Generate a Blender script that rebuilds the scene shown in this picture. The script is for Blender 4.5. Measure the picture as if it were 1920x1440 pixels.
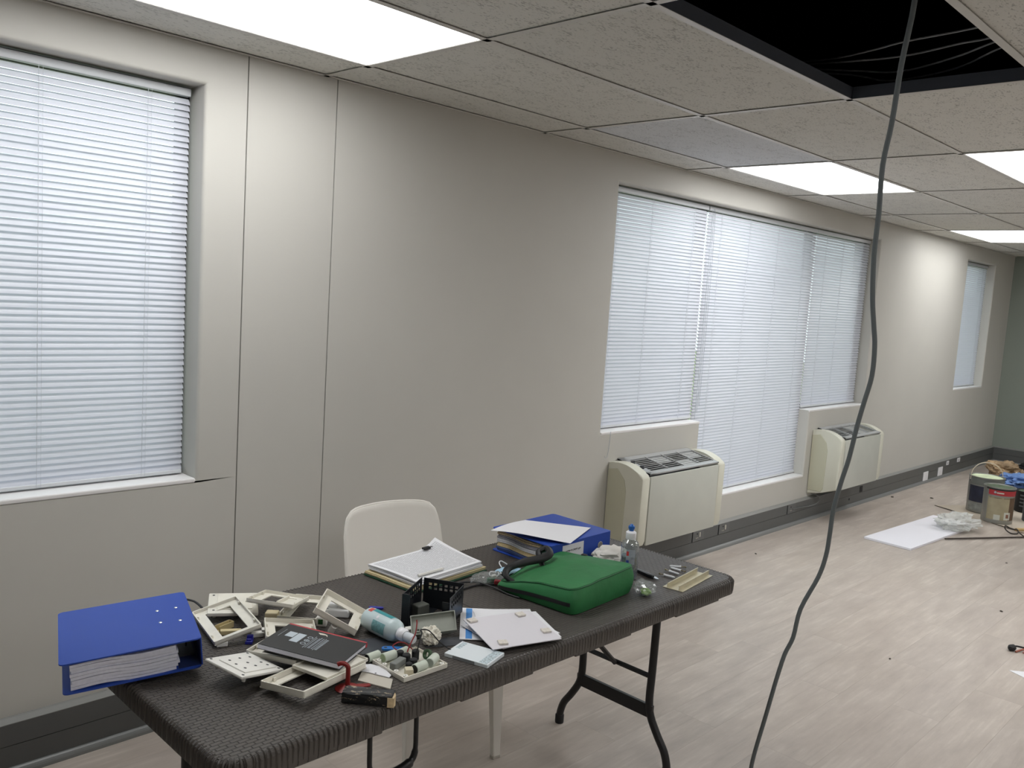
import bpy, bmesh, math, random
from mathutils import Vector, Matrix, Euler
for o in list(bpy.data.objects):
    bpy.data.objects.remove(o, do_unlink=True)
S = bpy.context.scene
COL = S.collection
rnd = random.Random(7)
PI = math.pi

# ------------------------------------------------------------------ camera
CAM = Vector((0.0, -2.832, 1.58))
YAW, PITCH, ROLL, FPX = 0.8038, -0.1066, 0.0642, 1620.7
cd = bpy.data.cameras.new('camera')
cd.sensor_fit = 'HORIZONTAL'
cd.sensor_width = 36.0
cd.lens = 36.0 * FPX / 1920.0
cd.clip_start = 0.05
co = bpy.data.objects.new('camera', cd)
COL.objects.link(co)
fw = Vector((math.sin(YAW) * math.cos(PITCH), math.cos(YAW) * math.cos(PITCH), math.sin(PITCH)))
rt = Vector((math.cos(YAW), -math.sin(YAW), 0))
up = rt.cross(fw)
r2 = math.cos(ROLL) * rt + math.sin(ROLL) * up
u2 = -math.sin(ROLL) * rt + math.cos(ROLL) * up
co.matrix_world = Matrix((
    (r2.x, u2.x, -fw.x, CAM.x), (r2.y, u2.y, -fw.y, CAM.y), (r2.z, u2.z, -fw.z, CAM.z), (0, 0, 0, 1)))
S.camera = co

# ------------------------------------------------------------------ sky and exposure
SKY = 2.2            # overcast daylight outside the blinds
LAMP = 7.6           # radiance of the ceiling panels
wd = bpy.data.worlds.new('sky')
S.world = wd
wd.use_nodes = True
wd.node_tree.nodes['Background'].inputs[0].default_value = (0.90, 0.94, 1.0, 1)
wd.node_tree.nodes['Background'].inputs[1].default_value = SKY
S.view_settings.view_transform = 'Standard'
S.view_settings.look = 'None'
S.view_settings.exposure = 0.0
S.view_settings.gamma = 1.0
S.view_settings.use_curve_mapping = False


# ------------------------------------------------------------------ materials
def lin(h):
    h = h.lstrip('#')
    v = [int(h[i:i + 2], 16) / 255 for i in (0, 2, 4)]
    return tuple(c / 12.92 if c <= .04045 else ((c + .055) / 1.055) ** 2.4 for c in v) + (1,)


MATS = {}


def mat(name, col, rough=.5, metal=0, var=0, vscale=8, bump=0, bscale=60, emit=0, spec=.5, trans=0, alpha=1, coat=0):
    if name in MATS:
        return MATS[name]
    m = bpy.data.materials.new(name)
    m.use_nodes = True
    nt = m.node_tree
    b = nt.nodes['Principled BSDF']
    c = lin(col) if isinstance(col, str) else tuple(col) + (1,)
    b.inputs['Base Color'].default_value = c
    b.inputs['Roughness'].default_value = rough
    b.inputs['Metallic'].default_value = metal
    b.inputs['Specular IOR Level'].default_value = spec
    if coat:
        b.inputs['Coat Weight'].default_value = coat
        b.inputs['Coat Roughness'].default_value = .1
    if trans:
        b.inputs['Transmission Weight'].default_value = trans
    if alpha < 1:
        b.inputs['Alpha'].default_value = alpha
    if emit:
        b.inputs['Emission Color'].default_value = c
        b.inputs['Emission Strength'].default_value = emit
    if var or bump:
        tc = nt.nodes.new('ShaderNodeTexCoord')
        if var:
            n = nt.nodes.new('ShaderNodeTexNoise')
            n.inputs['Scale'].default_value = vscale
            n.inputs['Detail'].default_value = 5
            nt.links.new(tc.outputs['Object'], n.inputs['Vector'])
            r = nt.nodes.new('ShaderNodeValToRGB')
            r.color_ramp.elements[0].position = .3
            r.color_ramp.elements[1].position = .7
            r.color_ramp.elements[0].color = tuple(x * (1 - var) for x in c[:3]) + (1,)
            r.color_ramp.elements[1].color = tuple(min(1, x * (1 + var)) for x in c[:3]) + (1,)
            nt.links.new(n.outputs['Fac'], r.inputs['Fac'])
            nt.links.new(r.outputs['Color'], b.inputs['Base Color'])
        if bump:
            n = nt.nodes.new('ShaderNodeTexNoise')
            n.inputs['Scale'].default_value = bscale
            n.inputs['Detail'].default_value = 4
            nt.links.new(tc.outputs['Object'], n.inputs['Vector'])
            bp = nt.nodes.new('ShaderNodeBump')
            bp.inputs['Strength'].default_value = bump
            bp.inputs['Distance'].default_value = .002
            nt.links.new(n.outputs['Fac'], bp.inputs['Height'])
            nt.links.new(bp.outputs['Normal'], b.inputs['Normal'])
    MATS[name] = m
    return m


def nodes_of(m):
    nt = m.node_tree
    return nt, nt.nodes['Principled BSDF'], nt.nodes.new, nt.links.new


def math_node(nt, op, a, b=None, clamp=False):
    n = nt.nodes.new('ShaderNodeMath')
    n.operation = op
    n.use_clamp = clamp
    for i, v in enumerate((a, b)):
        if v is None:
            continue
        if isinstance(v, (int, float)):
            n.inputs[i].default_value = v
        else:
            nt.links.new(v, n.inputs[i])
    return n.outputs[0]


def mix_col(nt, fac, a, b):
    n = nt.nodes.new('ShaderNodeMix')
    n.data_type = 'RGBA'
    if isinstance(fac, (int, float)):
        n.inputs[0].default_value = fac
    else:
        nt.links.new(fac, n.inputs[0])
    for k, v in ((6, a), (7, b)):
        if isinstance(v, tuple):
            n.inputs[k].default_value = v
        else:
            nt.links.new(v, n.inputs[k])
    return n.outputs[2]


def noise(nt, vec, scale, detail=4, rough=.55):
    n = nt.nodes.new('ShaderNodeTexNoise')
    n.inputs['Scale'].default_value = scale
    n.inputs['Detail'].default_value = detail
    n.inputs['Roughness'].default_value = rough
    nt.links.new(vec, n.inputs['Vector'])
    return n.outputs['Fac']


def mapping(nt, vec, scale=(1, 1, 1), loc=None, rot=(0, 0, 0)):
    n = nt.nodes.new('ShaderNodeMapping')
    n.inputs['Scale'].default_value = scale
    n.inputs['Rotation'].default_value = rot
    nt.links.new(vec, n.inputs['Vector'])
    if loc is not None:
        nt.links.new(loc, n.inputs['Location'])
    return n.outputs[0]


def ramp(nt, fac, p0, p1, c0=(0, 0, 0, 1), c1=(1, 1, 1, 1)):
    n = nt.nodes.new('ShaderNodeValToRGB')
    n.color_ramp.elements[0].position = p0
    n.color_ramp.elements[1].position = p1
    n.color_ramp.elements[0].color = c0
    n.color_ramp.elements[1].color = c1
    nt.links.new(fac, n.inputs['Fac'])
    return n.outputs['Color']


def bump(nt, b, h, strength, dist=.002):
    n = nt.nodes.new('ShaderNodeBump')
    n.inputs['Strength'].default_value = strength
    n.inputs['Distance'].default_value = dist
    nt.links.new(h, n.inputs['Height'])
    nt.links.new(n.outputs['Normal'], b.inputs['Normal'])


def wall_mat(name, col):
    m = mat(name, col, .62, spec=.3)
    nt, b, N, L = nodes_of(m)
    tc = N('ShaderNodeTexCoord').outputs['Object']
    weave = noise(nt, mapping(nt, tc, (60, 60, 700)), 1, 3)
    blot = noise(nt, tc, 1.3, 4)
    c = lin(col)
    L(mix_col(nt, ramp(nt, blot, .3, .75), tuple(x * .965 for x in c[:3]) + (1,), tuple(min(1, x * 1.03) for x in c[:3]) + (1,)), b.inputs['Base Color'])
    bump(nt, b, weave, .10, .001)
    return m


def tile_mat(name, col, speck):
    m = mat(name, col, .9, spec=.15)
    nt, b, N, L = nodes_of(m)
    geo = N('ShaderNodeNewGeometry').outputs['Position']
    rnd_o = N('ShaderNodeObjectInfo').outputs['Random']
    st = noise(nt, mapping(nt, geo, (70, 170, 60)), 1, 3, .6)
    st2 = noise(nt, mapping(nt, geo, (14, 26, 20)), 1, 2)
    f = math_node(nt, 'ADD', st, math_node(nt, 'MULTIPLY', st2, .35))
    fis = ramp(nt, f, .545, .60, (1, 1, 1, 1), (0, 0, 0, 1))
    c = lin(col)
    base = mix_col(nt, rnd_o, tuple(x * .95 for x in c[:3]) + (1,), tuple(min(1, x * 1.05) for x in c[:3]) + (1,))
    L(mix_col(nt, math_node(nt, 'MULTIPLY', fis, speck), base, tuple(x * .42 for x in c[:3]) + (1,)), b.inputs['Base Color'])
    bump(nt, b, math_node(nt, 'SUBTRACT', 1.0, fis), .4, .002)
    return m


def floor_mat():
    m = mat('vinyl_plank', '#b3a99d', .38, spec=.4)
    nt, b, N, L = nodes_of(m)
    geo = N('ShaderNodeNewGeometry').outputs['Position']
    rn = N('ShaderNodeObjectInfo').outputs['Random']
    cmb = N('ShaderNodeCombineXYZ')
    L(math_node(nt, 'MULTIPLY', rn, 37.0), cmb.inputs[0])
    L(math_node(nt, 'MULTIPLY', rn, 91.0), cmb.inputs[1])
    v = mapping(nt, geo, (1.9, 8, 1), cmb.outputs[0])
    g1 = noise(nt, v, 1.6, 6, .6)
    g2 = noise(nt, mapping(nt, geo, (3.5, 60, 1), cmb.outputs[0]), 1, 5, .6)
    wv = N('ShaderNodeTexWave')
    wv.wave_type = 'RINGS'
    wv.inputs['Scale'].default_value = 2.2
    wv.inputs['Distortion'].default_value = 7
    wv.inputs['Detail'].default_value = 3
    L(mapping(nt, geo, (.55, 4.5, 1), cmb.outputs[0]), wv.inputs['Vector'])
    big = noise(nt, geo, 1.1, 3)
    a = mix_col(nt, ramp(nt, g1, .30, .72), lin('#a79c93'), lin('#c3b9b0'))
    cath = math_node(nt, 'MULTIPLY', ramp(nt, wv.outputs['Fac'], .55, .95), ramp(nt, g1, .50, .68))
    a = mix_col(nt, math_node(nt, 'MULTIPLY', cath, .28), a, lin('#dcd4cb'))
    a = mix_col(nt, math_node(nt, 'MULTIPLY', ramp(nt, g2, .52, .75), .30), a, lin('#958b83'))
    a = mix_col(nt, math_node(nt, 'MULTIPLY', ramp(nt, big, .4, .75), .25), a, lin('#b5aaa5'))
    hue = mix_col(nt, rn, (.985, .985, .985, 1), (1.015, 1.01, 1.0, 1))
    mx = N('ShaderNodeMix')
    mx.data_type = 'RGBA'
    mx.blend_type = 'MULTIPLY'
    mx.inputs[0].default_value = 1
    L(a, mx.inputs[6])
    L(hue, mx.inputs[7])
    L(mx.outputs[2], b.inputs['Base Color'])
    L(math_node(nt, 'ADD', math_node(nt, 'MULTIPLY', g1, .25), .28), b.inputs['Roughness'])
    bump(nt, b, g2, .08, .001)
    return m


def wicker_mat():
    m = mat('wicker_plastic', '#3a3634', .46, spec=.4)
    nt, b, N, L = nodes_of(m)
    tc = N('ShaderNodeTexCoord').outputs['Object']
    br = N('ShaderNodeTexBrick')
    br.offset = .5
    br.inputs['Scale'].default_value = 1
    br.inputs['Brick Width'].default_value = .0225
    br.inputs['Row Height'].default_value = .0105
    br.inputs['Mortar Size'].default_value = .0016
    br.inputs['Mortar Smooth'].default_value = .9
    br.inputs['Color1'].default_value = (1, 1, 1, 1)
    br.inputs['Color2'].default_value = (.8, .8, .8, 1)
    br.inputs['Mortar'].default_value = (0, 0, 0, 1)
    # sum of z into x and y so that the pattern runs over the rim as ribs
    L(mapping(nt, tc, (1, 1, 1)), br.inputs['Vector'])
    h = br.outputs['Color']
    dirt = noise(nt, tc, 6, 5)
    bw = N('ShaderNodeRGBToBW')
    L(h, bw.inputs[0])
    c1 = mix_col(nt, bw.outputs[0], lin('#332f2d'), lin('#544f4b'))
    L(mix_col(nt, math_node(nt, 'MULTIPLY', ramp(nt, dirt, .5, .8), .3), c1, lin('#5d5751')), b.inputs['Base Color'])
    bump(nt, b, bw.outputs[0], .7, .003)
    return m


def translucent_mat(name, col, tcol, fac):
    m = mat(name, col, .4)
    nt, b, N, L = nodes_of(m)
    t = N('ShaderNodeBsdfTranslucent')
    t.inputs[0].default_value = lin(tcol)
    mx = N('ShaderNodeMixShader')
    mx.inputs[0].default_value = fac
    L(b.outputs[0], mx.inputs[1])
    L(t.outputs[0], mx.inputs[2])
    L(mx.outputs[0], nt.nodes['Material Output'].inputs[0])
    return m


def clear_mat(name, tint, gloss=.12, rough=.05, opac=0.0, opcol='#ffffff', edge=.45):
    """thin clear plastic or glass: mostly transparent with a mirror sheen"""
    m = bpy.data.materials.new(name)
    m.use_nodes = True
    nt = m.node_tree
    nt.nodes.remove(nt.nodes['Principled BSDF'])
    N, L = nt.nodes.new, nt.links.new
    tr = N('ShaderNodeBsdfTransparent')
    tr.inputs[0].default_value = lin(tint)
    gl = N('ShaderNodeBsdfGlossy')
    gl.inputs['Roughness'].default_value = rough
    fr = N('ShaderNodeLayerWeight')
    fr.inputs[0].default_value = .25
    a = N('ShaderNodeMixShader')
    L(math_node(nt, 'ADD', math_node(nt, 'MULTIPLY', fr.outputs['Facing'], edge), gloss * .4, True), a.inputs[0])
    L(tr.outputs[0], a.inputs[1])
    L(gl.outputs[0], a.inputs[2])
    out = a.outputs[0]
    if opac:
        df = N('ShaderNodeBsdfDiffuse')
        df.inputs[0].default_value = lin(opcol)
        c = N('ShaderNodeMixShader')
        c.inputs[0].default_value = opac
        L(out, c.inputs[1])
        L(df.outputs[0], c.inputs[2])
        out = c.outputs[0]
    L(out, nt.nodes['Material Output'].inputs[0])
    MATS[name] = m
    return m


def chip_mat():
    m = mat('chipped_black_paint', '#1c1d1e', .45)
    nt, b, N, L = nodes_of(m)
    tc = N('ShaderNodeTexCoord').outputs['Object']
    n = noise(nt, mapping(nt, tc, (60, 120, 120)), 1, 5, .7)
    L(mix_col(nt, ramp(nt, n, .585, .62), lin('#1d1e20'), lin('#b8a78d')), b.inputs['Base Color'])
    bump(nt, b, n, .5, .003)
    return m


def ruled_mat(name, pitch, line, axis):
    """printed form: fine ruled lines with gaps of blank paper"""
    m = mat(name, '#e9e9ec', .75, spec=.2)
    nt, b, N, L = nodes_of(m)
    tc = N('ShaderNodeTexCoord').outputs['Object']
    sx = N('ShaderNodeSeparateXYZ')
    L(tc, sx.inputs[0])
    a = sx.outputs[axis]
    q = math_node(nt, 'FRACT', math_node(nt, 'MULTIPLY', math_node(nt, 'ADD', a, 1.0), 1 / pitch))
    ln = math_node(nt, 'LESS_THAN', q, line)
    txt = noise(nt, mapping(nt, tc, (420, 60, 1) if axis == 1 else (60, 420, 1)), 1, 2)
    t2 = math_node(nt, 'MULTIPLY', ln, ramp(nt, txt, .34, .42))
    ex = math_node(nt, 'LESS_THAN', math_node(nt, 'ABSOLUTE', sx.outputs[0]), .092)
    ey = math_node(nt, 'LESS_THAN', math_node(nt, 'ABSOLUTE', sx.outputs[1]), .135)
    f = math_node(nt, 'MULTIPLY', t2, math_node(nt, 'MULTIPLY', ex, ey))
    L(mix_col(nt, math_node(nt, 'MULTIPLY', f, .75), lin('#e9e9ec'), lin('#4a4a52')), b.inputs['Base Color'])
    return m


# ------------------------------------------------------------------ mesh helpers
def box(bm, c, s, M=None, bev=0, seg=2):
    T = Matrix.Translation(c) @ Matrix.Diagonal((s[0], s[1], s[2], 1))
    if M is not None:
        T = M @ T
    g = bmesh.ops.create_cube(bm, size=1, matrix=T)
    if bev:
        es = list({e for v in g['verts'] for e in v.link_edges})
        bmesh.ops.bevel(bm, geom=es, offset=bev, segments=seg, affect='EDGES', profile=.5)


def tube(bm, pts, r, n=8, closed=False, flat=1.0):
    pts = [Vector(p) for p in pts]
    k = len(pts)
    rr = r if isinstance(r, (list, tuple)) else [r] * k
    tang = []
    for i in range(k):
        a = pts[(i - 1) % k] if (i or closed) else pts[0]
        b = pts[(i + 1) % k] if (i < k - 1 or closed) else pts[-1]
        tang.append((b - a).normalized())
    t = tang[0]
    ref = Vector((0, 0, 1)) if abs(t.z) < .9 else Vector((1, 0, 0))
    nrm = (ref - t * ref.dot(t)).normalized()
    rings = []
    for i in range(k):
        t = tang[i]
        nrm = (nrm - t * nrm.dot(t)).normalized()
        bi = t.cross(nrm)
        rings.append([bm.verts.new(pts[i] + (nrm * math.cos(2 * PI * j / n) * flat + bi * math.sin(2 * PI * j / n)) * rr[i]) for j in range(n)])
    for i in range(k - 1 + (1 if closed else 0)):
        a, b = rings[i], rings[(i + 1) % k]
        for j in range(n):
            bm.faces.new((a[j], a[(j + 1) % n], b[(j + 1) % n], b[j]))
    if not closed:
        bm.faces.new(rings[0][::-1])
        bm.faces.new(rings[-1])


def smooth_path(pts, sub=6):
    """Catmull-Rom through the points"""
    P = [Vector(p) for p in pts]
    out = []
    for i in range(len(P) - 1):
        p0, p1, p2, p3 = P[max(i - 1, 0)], P[i], P[i + 1], P[min(i + 2, len(P) - 1)]
        for s in range(sub):
            t = s / sub
            out.append(.5 * ((2 * p1) + (p2 - p0) * t + (2 * p0 - 5 * p1 + 4 * p2 - p3) * t * t + (-p0 + 3 * p1 - 3 * p2 + p3) * t ** 3))
    out.append(P[-1])
    return out


def lathe(bm, prof, n=24, M=None):
    M = M or Matrix()
    rings = []
    for r, z in prof:
        if r <= 1e-6:
            rings.append([bm.verts.new(M @ Vector((0, 0, z)))])
        else:
            rings.append([bm.verts.new(M @ Vector((r * math.cos(2 * PI * j / n), r * math.sin(2 * PI * j / n), z))) for j in range(n)])
    for a, b in zip(rings, rings[1:]):
        for j in range(n):
            if len(a) == 1 and len(b) == 1:
                continue
            if len(a) == 1:
                bm.faces.new((a[0], b[(j + 1) % n], b[j]))
            elif len(b) == 1:
                bm.faces.new((a[j], a[(j + 1) % n], b[0]))
            else:
                bm.faces.new((a[j], a[(j + 1) % n], b[(j + 1) % n], b[j]))


def prism(bm, poly, z0, z1, M=None, bev=0):
    """poly: 2-D outline, counter-clockwise, pushed from z0 to z1"""
    M = M or Matrix()
    a = [bm.verts.new(M @ Vector((x, y, z0))) for x, y in poly]
    b = [bm.verts.new(M @ Vector((x, y, z1))) for x, y in poly]
    n = len(poly)
    fs = [bm.faces.new(a[::-1]), bm.faces.new(b)]
    for i in range(n):
        fs.append(bm.faces.new((a[i], a[(i + 1) % n], b[(i + 1) % n], b[i])))
    if bev:
        es = list({e for f in fs[:2] for e in f.edges})
        bmesh.ops.bevel(bm, geom=es, offset=bev, segments=2, affect='EDGES', profile=.5)


def rrect(w, h, r, n=5, cx=0, cy=0):
    out = []
    for sx, sy, a0 in ((1, 1, 0), (-1, 1, PI / 2), (-1, -1, PI), (1, -1, 3 * PI / 2)):
        for i in range(n + 1):
            a = a0 + PI / 2 * i / n
            out.append((cx + sx * (w / 2 - r) + r * math.cos(a), cy + sy * (h / 2 - r) + r * math.sin(a)))
    return out


def sheet(bm, nu, nv, f, thick=0.0):
    """grid surface f(u,v) with optional thickness downwards along z"""
    g = [[bm.verts.new(f(i / nu, j / nv)) for j in range(nv + 1)] for i in range(nu + 1)]
    for i in range(nu):
        for j in range(nv):
            bm.faces.new((g[i][j], g[i + 1][j], g[i + 1][j + 1], g[i][j + 1]))
    if thick:
        d = Vector((0, 0, -thick))
        h = [[bm.verts.new(g[i][j].co + d) for j in range(nv + 1)] for i in range(nu + 1)]
        for i in range(nu):
            for j in range(nv):
                bm.faces.new((h[i][j], h[i][j + 1], h[i + 1][j + 1], h[i + 1][j]))
        for i in range(nu):
            bm.faces.new((g[i][0], h[i][0], h[i + 1][0], g[i + 1][0]))
            bm.faces.new((g[i][nv], g[i + 1][nv], h[i + 1][nv], h[i][nv]))
        for j in range(nv):
            bm.faces.new((g[0][j], g[0][j + 1], h[0][j + 1], h[0][j]))
            bm.faces.new((g[nu][j], h[nu][j], h[nu][j + 1], g[nu][j + 1]))


def obj(name, bm, m, parent=None, smooth=False, fix=True):
    if fix:
        bmesh.ops.recalc_face_normals(bm, faces=bm.faces[:])
    me = bpy.data.meshes.new(name)
    bm.to_mesh(me)
    bm.free()
    if smooth:
        for p in me.polygons:
            p.use_smooth = True
        me.set_sharp_from_angle(angle=math.radians(40))
    me.materials.append(m)
    o = bpy.data.objects.new(name, me)
    COL.objects.link(o)
    if parent is not None:
        o.parent = parent
    return o


def NB():
    return bmesh.new()


def thing(name, label, cat, loc=(0, 0, 0), rot=(0, 0, 0), group=None):
    o = bpy.data.objects.new(name, None)
    COL.objects.link(o)
    o.empty_display_size = .05
    o.location = loc
    o.rotation_euler = rot
    o['label'] = label
    o['category'] = cat
    if group:
        o['group'] = group
    return o


def tag(o, label, cat, group=None):
    o['label'] = label
    o['category'] = cat
    if group:
        o['group'] = group
    return o


def place(o, loc, rot=(0, 0, 0)):
    o.location = loc
    o.rotation_euler = rot
    return o


def struct(o, label=None):
    o['kind'] = 'structure'
    if label:
        o['label'] = label
    return o


def share(name, src, parent, loc=(0, 0, 0), rot=(0, 0, 0), m=None):
    """another object on the same mesh data"""
    o = bpy.data.objects.new(name, src.data)
    COL.objects.link(o)
    o.parent = parent
    o.location = loc
    o.rotation_euler = rot
    return o


def text_mesh(name, s, size, m, parent, loc, rot, align='CENTER'):
    cu = bpy.data.curves.new(name, 'FONT')
    cu.body = s
    cu.size = size
    cu.align_x = align
    cu.align_y = 'CENTER'
    cu.extrude = .0002
    t = bpy.data.objects.new(name, cu)
    COL.objects.link(t)
    dg = bpy.context.evaluated_depsgraph_get()
    dg.update()
    me = bpy.data.meshes.new_from_object(t.evaluated_get(dg))
    bpy.data.objects.remove(t, do_unlink=True)
    me.materials.clear()
    me.materials.append(m)
    o = bpy.data.objects.new(name, me)
    COL.objects.link(o)
    o.parent = parent
    o.location = loc
    o.rotation_euler = rot
    return o


WALL = wall_mat('wall_vinyl', '#c4c2bc')
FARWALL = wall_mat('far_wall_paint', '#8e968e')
PLASTER = mat('plaster', '#c9c2ba', .8)
WHITE = mat('white_gloss_paint', '#eeeef2', .35)
SILL = mat('sill_daylit', '#e8e6e6', .4)  # wall plaster made paler: daylight on the sill put into the colour
DARK = mat('plenum_dark', '#1b1c20', .9)
TRUNK = mat('trunking_grey', '#595b5b', .38, var=.05, vscale=3)
TRUNKTOP = mat('trunking_lip', '#8b8c8a', .4)
FLOOR = floor_mat()
TILE = tile_mat('ceiling_tile', '#d6d5cf', .6)
TILEW = tile_mat('ceiling_tile_new', '#d6d9dd', .5)
TEE = mat('tee_white', '#c9c7c2', .4)
TEEWEB = mat('tee_web_dark', '#4c515c', .6)

# ------------------------------------------------------------------ room shell
X0, X1, YB, ZC = -2.6, 10.93, -6.0, 2.324
ZTOP = 3.05

# floor: base slab, then planks laid along x
bm = NB()
box(bm, ((X0 + X1) / 2, YB / 2, -.056), (X1 - X0 + .4, -YB + .4, .1))
floor = struct(obj('floor', bm, FLOOR))
PW, PL = .184, 1.22
lens = {}
row = 0
y = -.002
while y > -3.3:
    off = rnd.random() * PL
    x = .45 - off
    while x < X1:
        a, b = max(x, .45), min(x + PL, X1)
        if b - a > .02:
            key = round(b - a, 3)
            if key not in lens:
                bm = NB()
                box(bm, ((b - a) / 2, -PW / 2, -.003), (b - a - .0004, PW - .0004, .006))
                p = obj('plank', bm, FLOOR, floor)
                p.location = (a, y, 0)
                lens[key] = p
            else:
                share('plank', lens[key], floor, (a, y, 0))
        x += PL
    y -= PW
bm = NB()
box(bm, ((X0 + .449) / 2, YB / 2, -.0035), (.449 - X0, -YB, .005))
box(bm, ((X1 + .449) / 2, (YB + y) / 2, -.0035), (X1 - .449, y - YB, .005))
obj('floor_sheet', bm, FLOOR, floor)

# wall with the windows, built from cells so the openings are real
OPEN = [(-.6, 1.380, .858, 2.198),
        (3.650, 4.632, .852, 2.183), (4.632, 6.140, .350, 2.183), (6.140, 7.130, .840, 2.183),
        (9.340, 10.265, .880, 2.183)]
TH = .16


def wall_panel(xa, xb, za, zb, parent, bevel=.012):
    xs = sorted({xa, xb} | {v for o in OPEN for v in o[:2] if xa < v < xb})
    zs = sorted({za, zb} | {v for o in OPEN for v in o[2:] if za < v < zb})
    # sills that differ by some millimetres each get their own row
    bm = NB()
    V = {}

    def vert(x, y, z):
        k = (round(x, 4), y, round(z, 4))
        if k not in V:
            V[k] = bm.verts.new((x, y, z))
        return V[k]

    def solid(i, k):
        if i < 0 or k < 0 or i >= len(xs) - 1 or k >= len(zs) - 1:
            return None
        cx, cz = (xs[i] + xs[i + 1]) / 2, (zs[k] + zs[k + 1]) / 2
        return not any(o[0] < cx < o[1] and o[2] < cz < o[3] for o in OPEN)
    for i in range(len(xs) - 1):
        for k in range(len(zs) - 1):
            if not solid(i, k):
                continue
            x_, X_, z_, Z_ = xs[i], xs[i + 1], zs[k], zs[k + 1]
            bm.faces.new((vert(x_, 0, z_), vert(X_, 0, z_), vert(X_, 0, Z_), vert(x_, 0, Z_)))
            bm.faces.new((vert(x_, TH, z_), vert(x_, TH, Z_), vert(X_, TH, Z_), vert(X_, TH, z_)))
            for (di, dk, p, q) in ((-1, 0, (x_, z_), (x_, Z_)), (1, 0, (X_, Z_), (X_, z_)), (0, -1, (X_, z_), (x_, z_)), (0, 1, (x_, Z_), (X_, Z_))):
                if not solid(i + di, k + dk):
                    bm.faces.new((vert(p[0], 0, p[1]), vert(q[0], 0, q[1]), vert(q[0], TH, q[1]), vert(p[0], TH, p[1])))
    bmesh.ops.recalc_face_normals(bm, faces=bm.faces[:])
    es = []
    for e in bm.edges:
        if len(e.link_faces) == 2 and all(abs(v.co.y) < 1e-6 for v in e.verts):
            n1, n2 = (f.normal for f in e.link_faces)
            if abs(n1.dot(n2)) < .5:
                m_ = (e.verts[0].co + e.verts[1].co) / 2
                if xa + .01 < m_.x < xb - .01 and za + .01 < m_.z < zb - .01:
                    es.append(e)
    if es:
        bmesh.ops.bevel(bm, geom=es, offset=bevel, segments=6, affect='EDGES', profile=.5)
    return obj('wall_panel', bm, WALL, parent)


wall = bpy.data.objects.new('wall_window', None)
COL.objects.link(wall)
struct(wall)
wall_panel(X0, 1.5320, -.05, ZTOP, wall)
wall_panel(1.5365, 1.8955, -.05, ZTOP, wall)
wall_panel(1.9000, X1 + .1, -.05, ZTOP, wall)
bm = NB()
for xj in (1.53425, 1.89775):
    box(bm, (xj, .06, 1.5), (.0046, .1, 3.1))
obj('joint_strip', bm, mat('joint_backing_strip', '#5a5753', .8), wall)  # dark backing set back in the panel joints

bm = NB()
box(bm, (X1 + .08, YB / 2, ZTOP / 2), (.16, -YB, ZTOP))
struct(obj('wall_far', bm, FARWALL))
bm = NB()
box(bm, (X0 - .08, YB / 2, ZTOP / 2), (.16, -YB + .4, ZTOP))
struct(obj('wall_near_end', bm, WALL))
bm = NB()
box(bm, ((X0 + X1) / 2, YB - .08, ZTOP / 2), (X1 - X0 + .4, .16, ZTOP))
struct(obj('wall_behind', bm, WALL))
bm = NB()
box(bm, ((X0 + X1) / 2, YB / 2, ZTOP + .06), (X1 - X0 + .6, -YB + .6, .12))
struct(obj('roof_slab', bm, DARK))
bm = NB()
box(bm, (4, 14, -.6), (60, 27, .1))
struct(obj('ground', bm, mat('lawn', '#7f8a5c', .9, var=.3, vscale=3)))

# ceiling: tiles on a tee grid
ceil = bpy.data.objects.new('ceiling', None)
COL.objects.link(ceil)
struct(ceil)
GX0, GY0 = 1.843, -.26
xl = [GX0 + 1.2 * i for i in range(-4, 9) if X0 < GX0 + 1.2 * i < X1]
yl = [GY0 - .6 * j for j in range(0, 12) if GY0 - .6 * j > YB]
xe = [X0] + xl + [X1]
ye = [0.0] + yl + [YB]
LIGHTS = {(-1, 1), (2, 1), (5, 1), (2, 3), (5, 3), (-1, 5), (2, 5), (5, 5), (-1, 8), (2, 8), (5, 8)}
HOLE = {(0, 3)}
tcache = {}
for ia in range(len(xe) - 1):
    for ja in range(len(ye) - 1):
        a, b, c, d = xe[ia], xe[ia + 1], ye[ja + 1], ye[ja]
        gi = round((a - GX0) / 1.2) if ia else -99
        if (gi, ja) in LIGHTS or (gi, ja) in HOLE:
            continue
        w_, h_ = b - a, d - c
        special = (gi, ja) == (1, 1)
        key = (round(w_, 3), round(h_, 3), special)
        loc = ((a + b) / 2, (c + d) / 2, ZC + .0045)
        if key in tcache:
            share('ceiling_tile', tcache[key], ceil, loc)
        else:
            bm = NB()
            box(bm, (0, 0, .0075), (w_ - .006, h_ - .006, .015))
            t = obj('ceiling_tile', bm, TILEW if special else TILE, ceil)
            t.location = loc
            tcache[key] = t
bm0 = None
for x in xl:
    bm = NB()
    box(bm, (x, YB / 2, ZC + .0006), (.024, -YB, .0012))
    box(bm, (x, YB / 2, ZC + .02), (.002, -YB, .038))
    obj('grid_tee', bm, TEE, ceil)
for y in yl:
    bm = NB()
    box(bm, ((X0 + X1) / 2, y, ZC + .0006), (X1 - X0, .024, .0012))
    box(bm, ((X0 + X1) / 2, y, ZC + .02), (X1 - X0, .002, .038))
    obj('grid_tee', bm, TEE, ceil)
bm = NB()
box(bm, ((X0 + X1) / 2, -.010, ZC + .0006), (X1 - X0, .020, .0012))
obj('wall_angle', bm, TEE, ceil)
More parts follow.
